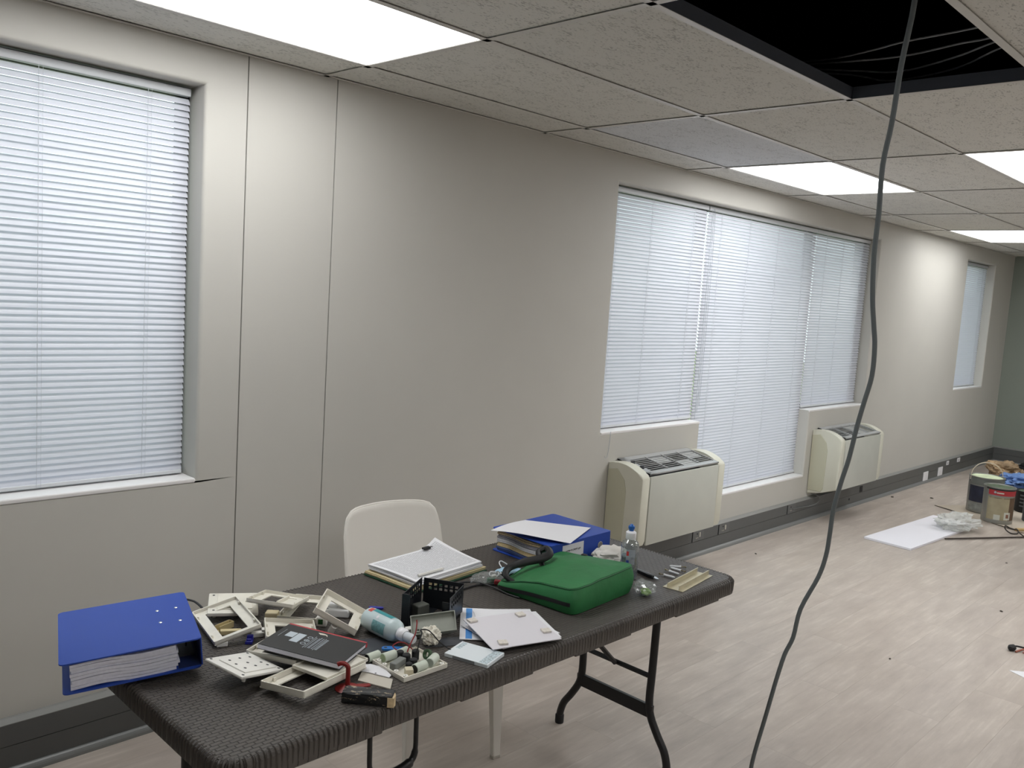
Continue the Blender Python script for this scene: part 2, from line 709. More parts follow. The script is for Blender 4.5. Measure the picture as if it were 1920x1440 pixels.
# dark upstand round the missing tile
hx0, hx1, hy0, hy1 = GX0 + .012, GX0 + 1.2 - .012, GY0 - 1.8 + .012, GY0 - 1.2 - .012
bm = NB()
for (cx, cy, sx, sy) in (((hx0 + hx1) / 2, hy1 + .004, hx1 - hx0 + .016, .004), ((hx0 + hx1) / 2, hy0 - .004, hx1 - hx0 + .016, .004),
                         (hx0 - .004, (hy0 + hy1) / 2, .004, hy1 - hy0), (hx1 + .004, (hy0 + hy1) / 2, .004, hy1 - hy0)):
    box(bm, (cx, cy, ZC + .0215), (sx, sy, .040))
obj('opening_upstand', bm, TEEWEB, ceil)

DIFF = mat('lamp_diffuser', (.985, .99, .985), .5, emit=LAMP)
LIGHTLAB = {(-1, 1): 'lit white ceiling panel above the near window, cut by the top edge',
            (2, 1): 'lit white ceiling panel just above the wide middle window',
            (5, 1): 'lit white ceiling panel farthest down the room beside the small far window',
            (2, 3): 'lit white ceiling panel at the right edge past the open ceiling hole'}
for (i, j) in sorted(LIGHTS):
    cx, cy = GX0 + 1.2 * i + .6, GY0 - .6 * (j - 1) - .3
    vis = (i, j) in LIGHTLAB
    t = thing('ceiling_light', LIGHTLAB.get((i, j), 'lit ceiling panel over the part of the room behind the viewer'), 'ceiling light', (cx, cy, ZC), group='ceiling light panels' if vis else 'ceiling light panels out of view')
    bm = NB()
    for (x, y, sx, sy) in ((0, .292, 1.197, .012), (0, -.292, 1.197, .012), (.592, 0, .012, .572), (-.592, 0, .012, .572)):
        box(bm, (x, y, .007), (sx, sy, .011))
    obj('frame', bm, TEE, t)
    bm = NB()
    box(bm, (0, 0, .006), (1.172, .572, .004))
    obj('diffuser', bm, DIFF, t)
    bm = NB()
    box(bm, (0, 0, .04), (1.18, .58, .05))
    obj('housing', bm, TEE, t)

# trunking along the window wall and far wall
TRP = [(0, .176), (-.010, .1755), (-.030, .166), (-.030, .096), (-.0275, .095), (-.0275, .092), (-.030, .091), (-.030, .022), (-.034, .022)]


def trunk(name, M, length, parent=None):
    root = bpy.data.objects.new(name, None)
    COL.objects.link(root)
    struct(root)

    def run(nm, prof, m):
        bm = NB()
        A = [bm.verts.new(M @ Vector((0, p[0], p[1]))) for p in prof]
        B = [bm.verts.new(M @ Vector((length, p[0], p[1]))) for p in prof]
        for k in range(len(prof) - 1):
            bm.faces.new((A[k], B[k], B[k + 1], A[k + 1]))
        bm.faces.new(A)
        bm.faces.new(B[::-1])
        for k in (len(prof) - 1,):
            bm.faces.new((A[k], B[k], B[0], A[0]))
        return obj(nm, bm, m, root)
    run('trunking_lip', [(0, .150), (0, .176), (-.010, .1755), (-.0305, .1655), (-.0305, .1635), (-.012, .160)], TRUNKTOP)
    run('trunking_cover', [(0, .094), (0, .163), (-.030, .1635), (-.030, .0955)], TRUNK)
    run('trunking_cover', [(0, .010), (0, .092), (-.0302, .0935), (-.0302, .014)], TRUNK)
    run('trunking_back', [(0, .005), (0, .17), (-.026, .16), (-.026, .008)], mat('joint_black', '#181818', .7))
    bead = [(0, 0), (0, .028)] + [(-.030 - .017 * math.sin(a), .003 + .022 * math.cos(a)) for a in [PI / 2 * t / 5 for t in range(6)]] + [(-.047, 0)]
    run('skirting_bead', bead, mat('skirting_bead', '#7d7f7f', .35))
    return root


trunk('baseboard_window', Matrix.Translation((X0, 0, 0)), X1 - X0)
trunk('baseboard_far', Matrix.Translation((X1, 0, 0)) @ Matrix.Rotation(-PI / 2, 4, 'Z'), 6.0)

# ------------------------------------------------------------------ windows
GLASS = clear_mat('window_glass', '#f4faf8', .1, .02)
ALU = mat('window_alu', '#3b3d40', .45, metal=.3)
SLAT = translucent_mat('blind_slat', '#d9dae3', '#e6e8f4', .24)
RAIL = mat('blind_rail', '#b9bcc0', .4)
CORD = mat('blind_cord', '#c9ccd4', .8)


def window(n, xa, xb, za, zb, mull, steps=None):
    root = bpy.data.objects.new('window_%d' % n, None)
    COL.objects.link(root)
    struct(root)
    y = .135
    bm = NB()
    f = .035
    bot = [((xa + xb) / 2, za + f / 2, xb - xa, f)] if not steps else steps
    for (cx, cz, sx, sz) in (((xa + xb) / 2, zb - f / 2, xb - xa, f), *bot, (xa + f / 2, (za + zb) / 2, f, zb - za), (xb - f / 2, (za + zb) / 2, f, zb - za)):
        box(bm, (cx, y, cz), (sx, .04, sz))
    for mx in mull:
        box(bm, (mx, y, (za + zb) / 2), (.05, .045, zb - za))
    obj('window_frame', bm, ALU, root)
    ed = [xa] + list(mull) + [xb]
    for a, b in zip(ed, ed[1:]):
        bm = NB()
        box(bm, ((a + b) / 2, y + .005, (za + zb) / 2), (b - a - .02, .005, zb - za - .02))
        obj('pane', bm, GLASS, root)
    return root


def sill(parent, xa, xb, z):
    bm = NB()
    box(bm, ((xa + xb) / 2, .059, z - .004), (xb - xa - .002, .121, .018), bev=.006, seg=4)
    obj('sill', bm, SILL, parent)


w1 = window(1, -.6, 1.380, .858, 2.198, [.40])
sill(w1, -.6, 1.38, .858)
w2 = window(2, 3.650, 7.130, .852, 2.183, [4.66, 6.12, 7.03], [(4.141, .8695, .982, .035), (6.635, .8575, .99, .035)])
bm = NB()
for (cx, cz, sx, sz) in ((5.386, .368, 1.508, .035), (4.65, .6, .035, .5), (6.122, .6, .035, .5)):
    box(bm, (cx, .135, cz), (sx, .04, sz))
obj('window_frame', bm, ALU, w2)
bm = NB()
box(bm, (5.386, .14, .6), (1.46, .005, .5))
obj('pane', bm, GLASS, w2)
sill(w2, 3.650, 4.632, .852)
sill(w2, 4.632, 6.140, .350)
sill(w2, 6.140, 7.130, .840)
w3 = window(3, 9.340, 10.265, .880, 2.183, [])
sill(w3, 9.34, 10.265, .88)

SLW, PITCH_S, TILT = .025, .0203, math.radians(58)


def blind(label, xa, xb, ztop, zbot, ladders, wand=None, cordx=None, cord_len=1.0, sag=0):
    yb = .086
    L_ = xb - xa
    t = thing('venetian_blind', label, 'blind', ((xa + xb) / 2, yb, zbot), group='white venetian blinds')
    H = ztop - zbot
    bm = NB()
    box(bm, (0, 0, H - .017), (L_, .026, .026), bev=.002)
    obj('headrail', bm, RAIL, t)
    bm = NB()
    box(bm, (0, 0, .009), (L_ - .004, .024, .013), bev=.003)
    obj('bottom_rail', bm, mat('blind_bottom_rail', '#d5d8dc', .4), t)
    n = int((H - .05) / PITCH_S)
    pit = (H - .052) / n
    bm = NB()
    # curved strip, convex towards the room, closed with the room edge down
    ns = 4
    pr = []
    for k in range(ns + 1):
        s = (k / ns - .5) * SLW
        crown = .0022 * (1 - (2 * k / ns - 1) ** 2)
        # s along the slat (room side negative), crown normal to it
        yy = s * math.cos(TILT) - crown * math.sin(TILT)
        zz = s * math.sin(TILT) + crown * math.cos(TILT)
        pr.append((yy, zz))
    rings = [[bm.verts.new((x, p[0], p[1])) for p in pr] for x in (-L_ / 2 + .001, L_ / 2 - .001)]
    for k in range(ns):
        bm.faces.new((rings[0][k], rings[1][k], rings[1][k + 1], rings[0][k + 1]))
    first = None
    for i in range(n):
        z = .026 + pit * i
        jit = (rnd.uniform(-.05, .05), rnd.uniform(-.0006, .0006), 0)
        if first is None:
            first = obj('slat', bm, SLAT, t, smooth=True)
            first.location = (0, 0, z)
        else:
            share('slat', first, t, (rnd.uniform(-.0005, .0005), 0, z), jit)
    for lx in ladders:
        bm = NB()
        tube(bm, [(lx - (xa + xb) / 2, -.0135, .005), (lx - (xa + xb) / 2, -.0135, H - .03)], .0009, 5)
        tube(bm, [(lx - (xa + xb) / 2 + .012, -.0135, .005), (lx - (xa + xb) / 2 + .012, -.0135, H - .03)], .0005, 5)
        obj('ladder_cord', bm, CORD, t)
    if cordx is not None:
        for k in range(3):
            x = cordx - (xa + xb) / 2 + k * .016
            bm = NB()
            tube(bm, smooth_path([(x, -.020, H - .02), (x + .004 * k, -.023, H - .5), (x - .006 + .003 * k, -.022, H - cord_len + .04 * k)], 5), .0012, 5)
            obj('pull_cord', bm, mat('pull_cord', '#aab0ba', .8), t)
    return t


blind('white venetian blind filling the near window at the left edge', -.59, 1.366, 2.192, .866, [-.4, .10, .893, 1.221])
blind('left white venetian blind of the wide window, ending above the near heater', 3.657, 4.646, 2.178, .860, [3.74, 4.06, 4.49], None)
blind('tall middle white venetian blind hanging low between the two heaters', 4.656, 6.143, 2.178, .358, [4.80, 5.16, 5.55, 5.95], None, 4.675, 1.32)
blind('right white venetian blind of the wide window, above the farther heater', 6.1445, 7.112, 2.178, .850, [6.3, 6.6, 6.95], None)
blind('narrow white venetian blind in the small far window', 9.345, 10.255, 2.178, .888, [9.5, 10.10])
# the loop of cord hanging over the sill of the left blind
bm = NB()
tube(bm, smooth_path([(3.728, -.006, .858), (3.722, -.006, .78), (3.712, -.006, .722), (3.696, -.006, .716), (3.690, -.006, .726)], 6), .0012, 5)
tag(obj('blind_cord', bm, mat('pull_cord', '#aab0ba', .8), smooth=True), 'thin pale blind cord hooked over the sill above the near heater', 'cord')

# ------------------------------------------------------------------ wall heaters
CREAM = mat('heater_cream', '#d3d2c4', .4, var=.03)
PANEL = mat('heater_panel', '#c3c5bd', .42, var=.02)
GRILLE = mat('heater_grille_grey', '#a9abac', .4)
BLACK = mat('matt_black', '#15161a', .6)
DGREY = mat('dark_grey_plastic', '#3c3e42', .5)


def arc_top(y0, z0, y1, z1, bulge, n=8):
    out = []
    for k in range(n + 1):
        t = k / n
        out.append((y0 + (y1 - y0) * t, z0 + (z1 - z0) * t + bulge * math.sin(PI * t)))
    return out


def heater(label, xa, xb, D, knobs):
    t = thing('wall_heater', label, 'heater', ((xa + xb) / 2, 0, .20), group='cream wall heaters under the wide window')
    w = xb - xa
    zt, zf, zb, zfb = .488, .440, .0, .060
    prof = [(0, zb), (0, zt)] + arc_top(-.015, zt + .004, -D + .012, zf + .012, .022) + [(-D, zf - .006), (-D + .003, zfb + .03), (-D + .012, zfb + .006), (-D * .5, zfb - .03)]
    M = Matrix(((0, 0, 1, 0), (1, 0, 0, 0), (0, 1, 0, 0), (0, 0, 0, 1)))   # (y,z) outline pushed along x
    cap = .072
    for s in (-1, 1):
        xo = s * (w / 2 - cap / 2)
        bm = NB()
        prism(bm, prof, xo - cap / 2, xo + cap / 2, M, bev=.010)
        e = obj('end_cap', bm, CREAM, t, smooth=True)
        # sunk side field
        bm = NB()
        side = [(-.004, zb + .035), (-.004, zt - .035), (-D * .28, zt - .022), (-D * .50, zf - .03), (-D * .56, zf - .09), (-D * .53, zb + .06), (-D * .46, zb + .035)]
        prism(bm, side, s * (w / 2) - .0035, s * (w / 2) + .0035, M, bev=.0025)
        obj('side_field', bm, mat('heater_side_field', '#bdbba6', .45), e)
    wi = w - 2 * cap
    # inner body
    bm = NB()
    prism(bm, [(0, zb + .02), (0, zt - .06), (-.01, zt - .06), (-D + .03, zf - .07), (-D + .012, zf - .07), (-D + .012, zfb + .02), (-D * .5, zfb)], -wi / 2 - .01, wi / 2 + .01, M)
    obj('body', bm, BLACK, t)
    bm = NB()
    box(bm, (0, -D + .007, (zf + zfb) / 2 + .002), (wi - .006, .014, zf - zfb - .004), bev=.004)
    obj('front_panel', bm, PANEL, t, smooth=True)
    # sloping top with grille
    ang = math.atan2(zt - zf - .006, D - .03)
    G = Matrix.Translation((0, -D / 2, (zt + zf) / 2 + .012)) @ Matrix.Rotation(ang, 4, 'X')
    dep = (D - .012) / math.cos(ang)
    bm = NB()
    box(bm, (0, dep / 2 - .020, 0), (wi, .040, .008), G)
    box(bm, (0, -dep / 2 + .014, 0), (wi, .028, .008), G)
    cw = .055
    gx0 = -wi / 2 + (cw if knobs else .02)
    gx1 = wi / 2 - .012
    box(bm, ((-wi / 2 + gx0) / 2, 0, 0), (gx0 + wi / 2, dep, .008), G)
    box(bm, ((gx1 + wi / 2) / 2, 0, 0), (wi / 2 - gx1, dep, .008), G)
    nsec = 4
    sw = (gx1 - gx0) / nsec
    for k in range(1, nsec):
        box(bm, (gx0 + sw * k, 0, .001), (.009, dep - .06, .010), G)
    obj('top_frame', bm, GRILLE, t)
    y0, y1 = -dep / 2 + .028, dep / 2 - .040
    nb = 8
    flaps = {0: (), 1: (1,), 2: (0,), 3: (1,)} if knobs else {0: (), 1: (), 2: (0, 1), 3: ()}
    for k in range(nsec):
        cx = gx0 + sw * (k + .5)
        bm = NB()
        for b in range(nb):
            yy = y0 + (y1 - y0) * (b + .5) / nb
            box(bm, (cx, yy, 0), (sw - .009, .0042, .0022), G)
        gsec = obj('grille_section', bm, GRILLE, t)
        for half in flaps[k]:
            bm = NB()
            hy = y0 + (y1 - y0) * (.27 if half == 0 else .75)
            box(bm, (cx, hy, -.004), (sw - .010, (y1 - y0) * .46, .003), G)
            obj('flap', bm, mat('heater_flap', '#b4b6b5', .45), gsec)
    if knobs:
        for yy in (.030, -.035):
            bm = NB()
            lathe(bm, [(0, .0), (.014, .0), (.013, .010), (0, .011)], 12, G @ Matrix.Translation((-wi / 2 + .028, yy, .004)))
            box(bm, (-wi / 2 + .028, yy, .014), (.026, .006, .010), G)
            obj('control_knob', bm, DGREY, t)
    else:
        bm = NB()
        box(bm, (-wi / 2 + .012, -.01, .005), (.016, .085, .004), G)
        obj('control_strip', bm, mat('control_strip', '#8c8e8b', .5), t)
    return t


heater('cream wall heater behind the bottle, nearer to the table', 3.735, 4.575, .236, True)
heater('cream wall heater farther along, crossed by the hanging grey cable', 6.225, 7.030, .232, False)

# ------------------------------------------------------------------ sockets on the trunking
IVORY = mat('ivory_plastic', '#d8d4c8', .42, var=.04, vscale=20)
SOCKP = mat('socket_plate_grey', '#626464', .4)


def dark_socket(label, x, z, sw=True):
    t = thing('wall_socket', label, 'socket', (x, -.030, z), group='grey sockets on the trunking')
    bm = NB()
    box(bm, (.012, -.0015, 0), (.13, .003, .064), bev=.001)
    obj('plate', bm, SOCKP, t)
    bm = NB()
    box(bm, (-.0535, -.0018, 0), (.0035, .004, .066))
    obj('joint', bm, BLACK, t)
    for dx, dz in ((-.012, -.012), (.006, -.012), (-.003, .014)):
        bm = NB()
        lathe(bm, [(.0045, 0), (.0045, .002), (0, .002)], 10, Matrix.Translation((dx, -.003, dz)) @ Matrix.Rotation(PI / 2, 4, 'X'))
        obj('pin_hole', bm, mat('pin_ring', '#a8a59c', .5) if dz < 0 else BLACK, t)
    if sw:
        bm = NB()
        box(bm, (.026, -.004, .006), (.009, .006, .030), bev=.001)
        obj('switch', bm, IVORY, t)


dark_socket('grey socket with ivory switch half under the near heater', 4.665, .130)
dark_socket('grey socket with ivory switch just right of the near heater', 4.975, .130)
dark_socket('grey socket at the left foot of the farther heater', 5.925, .130, False)
for lab, x, z, s in (('white blank plate on the trunking, larger and nearer of the pair', 8.72, .066, (.125, .085)), ('white blank plate on the trunking, farther of the pair', 9.13, .070, (.125, .085)),
                     ('small pale outlet high on the trunking before the far window', 9.33, .135, (.065, .040)), ('small chipped white outlet under the far window', 9.67, .135, (.08, .042))):
    t = thing('outlet_plate', lab, 'socket', (x, -.030, z), group='pale plates on the trunking')
    bm = NB()
    box(bm, (0, -.003, 0), (s[0], .006, s[1]), bev=.0015)
    obj('plate', bm, WHITE, t)
    bm = NB()
    box(bm, (-.01, -.0065, -.002), (s[0] * .3, .003, s[1] * .4), bev=.001)
    obj('rocker', bm, mat('rocker_grey', '#a8a8a6', .5) if s[0] < .1 else WHITE, t)
bm = NB()
box(bm, (7.19, -.0305, .125), (.055, .003, .050))
tag(obj('socket_cutout', bm, BLACK), 'black empty socket cut-out beneath the farther heater', 'socket')
bm = NB()
lathe(bm, [(.010, 0), (.010, .002), (0, .002)], 12, Matrix.Translation((6.965, -.030, .066)) @ Matrix.Rotation(PI / 2, 4, 'X'))
tag(obj('cable_hole', bm, BLACK), 'small black cable hole low in the trunking under the farther heater', 'hole')
bm = NB()
tube(bm, smooth_path([(6.24, -.03, .205), (6.29, -.06, .19), (6.31, -.07, .15), (6.25, -.05, .118), (6.12, -.036, .118), (5.95, -.034, .125)], 6), .004, 6)
tag(obj('heater_cord', bm, mat('cord_grey', '#6b6d6d', .6), smooth=True), 'short grey power cord looping from the farther heater to its socket', 'cord')

# ------------------------------------------------------------------ folding table
WICK = wicker_mat()
TLEG = mat('table_leg_black', '#1e1e20', .4, spec=.4)
TT = .70          # top surface
tx0, tx1, ty0, ty1 = .722, 2.522, -1.487, -.755
tab = thing('folding_table', 'dark brown wicker-pattern plastic folding table covered in clutter', 'table', ((tx0 + tx1) / 2, (ty0 + ty1) / 2, 0), (0, 0, -.006))
TL, TWD = tx1 - tx0, ty1 - ty0
for s in (-1, 1):
    # one half of the top with rounded outer corners
    r = .055
    half = []
    hw, hh = TL / 2, TWD / 2
    half = [(s * .0012, -hh), ]
    arc = []
    for k in range(7):
        a = -PI / 2 + PI / 2 * k / 6
        arc.append((hw - r + r * math.cos(a), -hh + r + r * math.sin(a)))
    for k in range(7):
        a = PI / 2 * k / 6
        arc.append((hw - r + r * math.cos(a), hh - r + r * math.sin(a)))
    pts = [(.0012, -hh)] + arc + [(.0012, hh)]
    if s < 0:
        pts = [(-x, y) for x, y in pts][::-1]
    bm = NB()
    a_ = [bm.verts.new((x, y, TT - .046)) for x, y in pts]
    layers = [(0, TT - .046), (0, TT - .011), (.003, TT - .004), (.009, TT)]
    rows = []
    for ins, z in layers:
        row_ = []
        for (x, y) in pts:
            if abs(x) < .002:
                row_.append(bm.verts.new((x, y - math.copysign(ins, y), z)))
            else:
                ox = x - math.copysign(ins, x) if abs(abs(x) - hw) < r + .001 else x
                oy = y - math.copysign(ins, y)
                # inset towards the corner centre
                cx, cy = math.copysign(hw - r, x), math.copysign(hh - r, y)
                v = Vector((x - cx, y - cy))
                if v.length > 1e-6:
                    v = v.normalized() * (r - ins)
                row_.append(bm.verts.new((cx + v.x, cy + v.y, z)))
        rows.append(row_)
    n = len(pts)
    for q in range(len(rows) - 1):
        for k in range(n):
            bm.faces.new((rows[q][k], rows[q][(k + 1) % n], rows[q + 1][(k + 1) % n], rows[q + 1][k]))
    bm.faces.new(rows[-1])
    bm.faces.new(rows[0][::-1])
    for v in a_:
        bm.verts.remove(v)
    th = obj('tabletop_half', bm, WICK, tab)
    # ribs wrapped over the rim
    bm = NB()
    step = .0155
    k = 0
    y_edges = [(-hh, -1), (hh, 1)]
    x = .01
    while x < hw - r:
        for (ye_, sy) in y_edges:
            tube(bm, [(s * x, ye_ - sy * .016, TT - .001), (s * x, ye_ - sy * .006, TT - .0018), (s * x, ye_ - sy * .0005, TT - .008), (s * x, ye_ - sy * .0008, TT - .018), (s * x, ye_ - sy * .0020, TT - .040)], .0028, 5)
        x += step * .75
    y = -hh + r
    while y < hh - r:
        tube(bm, [(s * (hw - .016), y, TT - .001), (s * (hw - .006), y, TT - .0018), (s * (hw - .0005), y, TT - .008), (s * (hw - .0008), y, TT - .018), (s * (hw - .0020), y, TT - .040)], .0028, 5)
        y += step * .75
    for (cy, a0) in ((-hh + r, -PI / 2), (hh - r, 0)):
        for q in range(8):
            a = a0 + PI / 2 * (q + .5) / 8
            c_, s_ = math.cos(a), math.sin(a)

            def at(rad, z):
                return (s * (hw - r + rad * c_), cy + rad * s_, z)
            tube(bm, [at(r - .016, TT - .001), at(r - .006, TT - .0018), at(r - .0005, TT - .008), at(r - .0008, TT - .018), at(r - .0020, TT - .040)], .0028, 5)
    rb = obj('rim_ribs', bm, mat('wicker_rib', '#45403c', .42), th, smooth=True)
    rb['kind'] = 'stuff'
    # shallow apron pieces under the edge
    for (ya, sy) in ((-hh + .012, -1), (hh - .012, 1)):
        for xc in (.20, .66):
            bm = NB()
            box(bm, (s * xc, ya, TT - .0485), (.24, .022, .009), bev=.003)
            obj('apron', bm, WICK, th)

# legs: per end two S-bent tubes, a cross bar and a brace
cyT = (ty0 + ty1) / 2
cxT = (tx0 + tx1) / 2


def leg_pair(xw):
    x = xw - cxT
    for sy in (-1, 1):
        P = [(x, sy * .155, .655), (x, sy * .152, .50), (x, sy * .150, .34), (x, sy * .148, .24), (x, sy * .158, .185), (x, sy * .190, .130), (x, sy * .222, .085), (x, sy * .236, .045), (x, sy * .238, .020)]
        bm = NB()
        tube(bm, smooth_path(P, 4), .0135, 12)
        lg = obj('leg', bm, TLEG, tab, smooth=True)
        bm = NB()
        lathe(bm, [(0, 0), (.0155, 0), (.0165, .004), (.0165, .030), (.0140, .033)], 12, Matrix.Translation((x, sy * .238, 0)))
        obj('foot_cap', bm, BLACK, lg, smooth=True)
    bm = NB()
    box(bm, (x, 0, .20), (.016, .33, .045), bev=.003)
    obj('cross_bar', bm, TLEG, tab)
    bm = NB()
    tube(bm, [(x, -.152, .32), (x, .152, .32)], .009, 8)
    obj('cross_rod', bm, TLEG, tab)
    d = 1 if xw < cxT else -1
    bm = NB()
    tube(bm, [(x + d * .01, .0, .32), (x + d * .36, .0, .648)], .009, 8)
    obj('brace', bm, TLEG, tab)
    bm = NB()
    box(bm, (x, 0, .648), (.035, .40, .012), bev=.003)
    obj('leg_bracket', bm, TLEG, tab)


leg_pair(2.385)
leg_pair(.905)
# carrying handle under the near edge
hx = 1.125 - cxT
hy = -TWD / 2 + .02
bm = NB()
tube(bm, smooth_path([(hx - .062, hy, .66), (hx - .062, hy - .002, .61), (hx - .060, hy - .004, .565), (hx - .045, hy - .006, .546), (hx - .015, hy - .008, .540), (hx + .015, hy - .008, .540), (hx + .045, hy - .006, .546), (hx + .060, hy - .004, .565), (hx + .062, hy - .002, .61), (hx + .062, hy, .66)], 5),
     [.0055] * 10 + [.0075] * 5 + [.0105] * 16 + [.0075] * 5 + [.0055] * 10, 10)
obj('carry_handle', bm, mat('handle_black', '#121214', .35), tab, smooth=True)

# ------------------------------------------------------------------ white plastic chair
CHAIR = mat('chair_white_plastic', '#e6e2db', .26, spec=.5, coat=.15)
ch = thing('plastic_chair', 'white moulded plastic chair tucked behind the table', 'chair', (1.898, -.63, 0), (0, 0, -.15))


def back_f(u, v):
    # u across, v up from the seat
    x = (u - .5) * 2
    z = .40 + v * .385
    wv = .190 + .018 * (1 - v)
    top = .024 * abs(x) ** 10 * v ** 3 + .010 * x * x * v ** 3
    xx = wv * x * (1 - .06 * max(0, v - .85) / .15 * abs(x) ** 3)
    yy = .135 + .085 * v + .035 * (1 - x * x) - .04 * (1 - v) ** 3
    return Vector((xx, yy, z - top))


bm = NB()
sheet(bm, 22, 18, back_f, 0)
g = bm.verts[:]
bk = obj('backrest', bm, CHAIR, ch, smooth=True, fix=False)
md = bk.modifiers.new('thickness', 'SOLIDIFY')
md.thickness = .006
md.offset = 0
md2 = bk.modifiers.new('round', 'BEVEL')
md2.width = .0025
md2.segments = 2
bm = NB()


def rim_pt(u, v):
    return back_f(u, v) + Vector((0, .004, 0))


path = [rim_pt(0, k / 10) for k in range(11)] + [rim_pt(k / 16, 1) for k in range(1, 17)] + [rim_pt(1, 1 - k / 10) for k in range(1, 11)]
tube(bm, path, .0055, 8)
obj('back_rim', bm, CHAIR, bk, smooth=True)


def seat_f(u, v):
    x = (u - .5) * 2
    y = .15 - v * .42
    return Vector((x * (.205 - .012 * (1 - v)), y, .425 - .018 * (1 - x * x) * (1 - v * v) - .03 * max(0, v - .8) / .2 - .01 * x ** 4))


bm = NB()
sheet(bm, 16, 14, seat_f, .008)
obj('seat', bm, CHAIR, ch, smooth=True)
for sx in (-1, 1):
    for (yt, yf, xt, xf) in ((-.23, -.255, .165, .172), (.15, .22, .175, .185)):
        bm = NB()
        Q = []
        for z, w_, d_ in ((.415, .050, .034), (.22, .040, .027), (.008, .030, .020)):
            t_ = (.415 - z) / .407
            cx, cy = sx * (xt + (xf - xt) * t_), yt + (yf - yt) * t_
            Q.append([bm.verts.new((cx + a * w_ / 2, cy + b * d_ / 2, z)) for a, b in ((-1, -1), (1, -1), (1, 1), (-1, 1))])
        for q in range(2):
            for k in range(4):
                bm.faces.new((Q[q][k], Q[q][(k + 1) % 4], Q[q + 1][(k + 1) % 4], Q[q + 1][k]))
        bm.faces.new(Q[0])
        bm.faces.new(Q[-1][::-1])
        es = [e for e in bm.edges if abs(e.verts[0].co.z - e.verts[1].co.z) > .05]
        bmesh.ops.bevel(bm, geom=es, offset=.005, segments=2, affect='EDGES', profile=.5)
        lg = obj('leg', bm, CHAIR, ch)
        bm = NB()
        box(bm, (sx * xf, yf, .005), (.030, .022, .010), bev=.002)
        obj('foot', bm, mat('chair_foot', '#b9b4ab', .5), lg)

# ------------------------------------------------------------------ things on the table
BLUE = mat('binder_blue_cloth', '#2749a6', .55, spec=.35, bump=.25, bscale=900)
BLUED = mat('binder_inside_shade', '#1b2a5c', .5)
PAPER = mat('paper_white', '#e6e6ea', .75, spec=.2)
PAPERG = mat('paper_edge', '#dedeea', .8, var=.05, vscale=120)
STEEL = mat('bright_steel', '#c8c9cb', .25, metal=1)
BUFF = mat('buff_card', '#c7b891', .7)
INK = mat('ink_black', '#1b1b1e', .6)


def wavy_stack(bm, xa, xb, ya, yb, z0, z1, n, amp, axis, seed):
    """a pile of pages whose open edges ripple"""
    r_ = random.Random(seed)
    th_ = (z1 - z0) / n
    for k in range(n):
        ph, a1 = r_.random() * 6, amp * r_.uniform(.6, 1.1)
        e0, e1, e2 = (r_.uniform(-.003, .003) for _ in range(3))

        def f(u, v, k=k):
            s_ = u if axis == 0 else v
            w_ = math.sin(PI * min(1, max(0, s_))) * a1 * math.sin(s_ * 5.5 + .5)
            return Vector((xa + e0 + (xb - xa + e1) * u, ya + e2 + (yb - ya) * v, z0 + th_ * (k + .92) + w_))
        sheet(bm, 12 if axis == 0 else 1, 12 if axis == 1 else 1, f, th_ * .86)


def binder(name, label, loc, rot, w, h, t, spine_label=None, pages=None, rivets=True, page_mats=None):
    """lying lever-arch file; local x runs to the spine at +x, z = 0 is the upper board"""
    o = thing(name, label, 'binder', loc, rot)
    bm = NB()
    prism(bm, rrect(w, h, .010), -.003, 0, bev=.0008)
    top = obj('cover_board', bm, BLUE, o, smooth=True)
    bm = NB()
    prism(bm, rrect(w - .006, h, .010), -t, -t + .003, bev=.0008)
    obj('cover_board', bm, BLUE, o, smooth=True)
    bm = NB()
    box(bm, (w / 2 - .0015, 0, -t / 2), (.003, h - .012, t - .005), bev=.001)
    sp = obj('spine', bm, BLUE, o)
    nm = page_mats or [PAPERG]
    zz = -t + .004
    hh_ = (t - .010) / len(nm)
    for i, m_ in enumerate(nm):
        bm = NB()
        wavy_stack(bm, -w / 2 + .020, w / 2 - .050, -h / 2 + .008, h / 2 - .010, zz, zz + hh_ - .0012, max(2, int(7 / len(nm)) + 1), .0042, 0, i + int(w * 1000))
        obj('page_stack', bm, m_, o, smooth=True)
        zz += hh_
    bm = NB()
    box(bm, (w / 2 - .0036, 0, -t / 2), (.0012, h - .016, t - .008))
    box(bm, (w / 2 - .026, 0, -t + .0036), (.046, h - .016, .001))
    box(bm, (w / 2 - .026, 0, -.0036), (.046, h - .016, .001))
    obj('inside_shade', bm, BLUED, o)  # dark liners added to paint the shade between the boards
    # lever mechanism near the spine
    bm = NB()
    box(bm, (w / 2 - .030, 0, -t + .006), (.040, .17, .004))
    for yy in (-.04, .04):
        tube(bm, smooth_path([(w / 2 - .042, yy, -t + .008), (w / 2 - .044, yy, -t + .045), (w / 2 - .034, yy, -t + .058), (w / 2 - .022, yy, -t + .045), (w / 2 - .022, yy, -t + .008)], 5), .0018, 6)
    obj('lever_mechanism', bm, mat('mechanism_steel', '#5c5e62', .4, metal=.8), o, smooth=True)
    if rivets:
        for x, y in ((w / 2 - .030, .052), (w / 2 - .071, .052), (w / 2 - .030, -.030), (w / 2 - .071, -.022)):
            bm = NB()
            lathe(bm, [(.0042, 0), (.0040, .0008), (.0022, .0018), (0, .002)], 12, Matrix.Translation((x, y, 0)))
            obj('rivet', bm, STEEL, top, smooth=True)
    return o, sp


binder('ring_binder', 'thick blue lever arch file overhanging the left table corner', (.7722, -.9353, .7790), (0, -.079, -.313), .277, .300, .067)

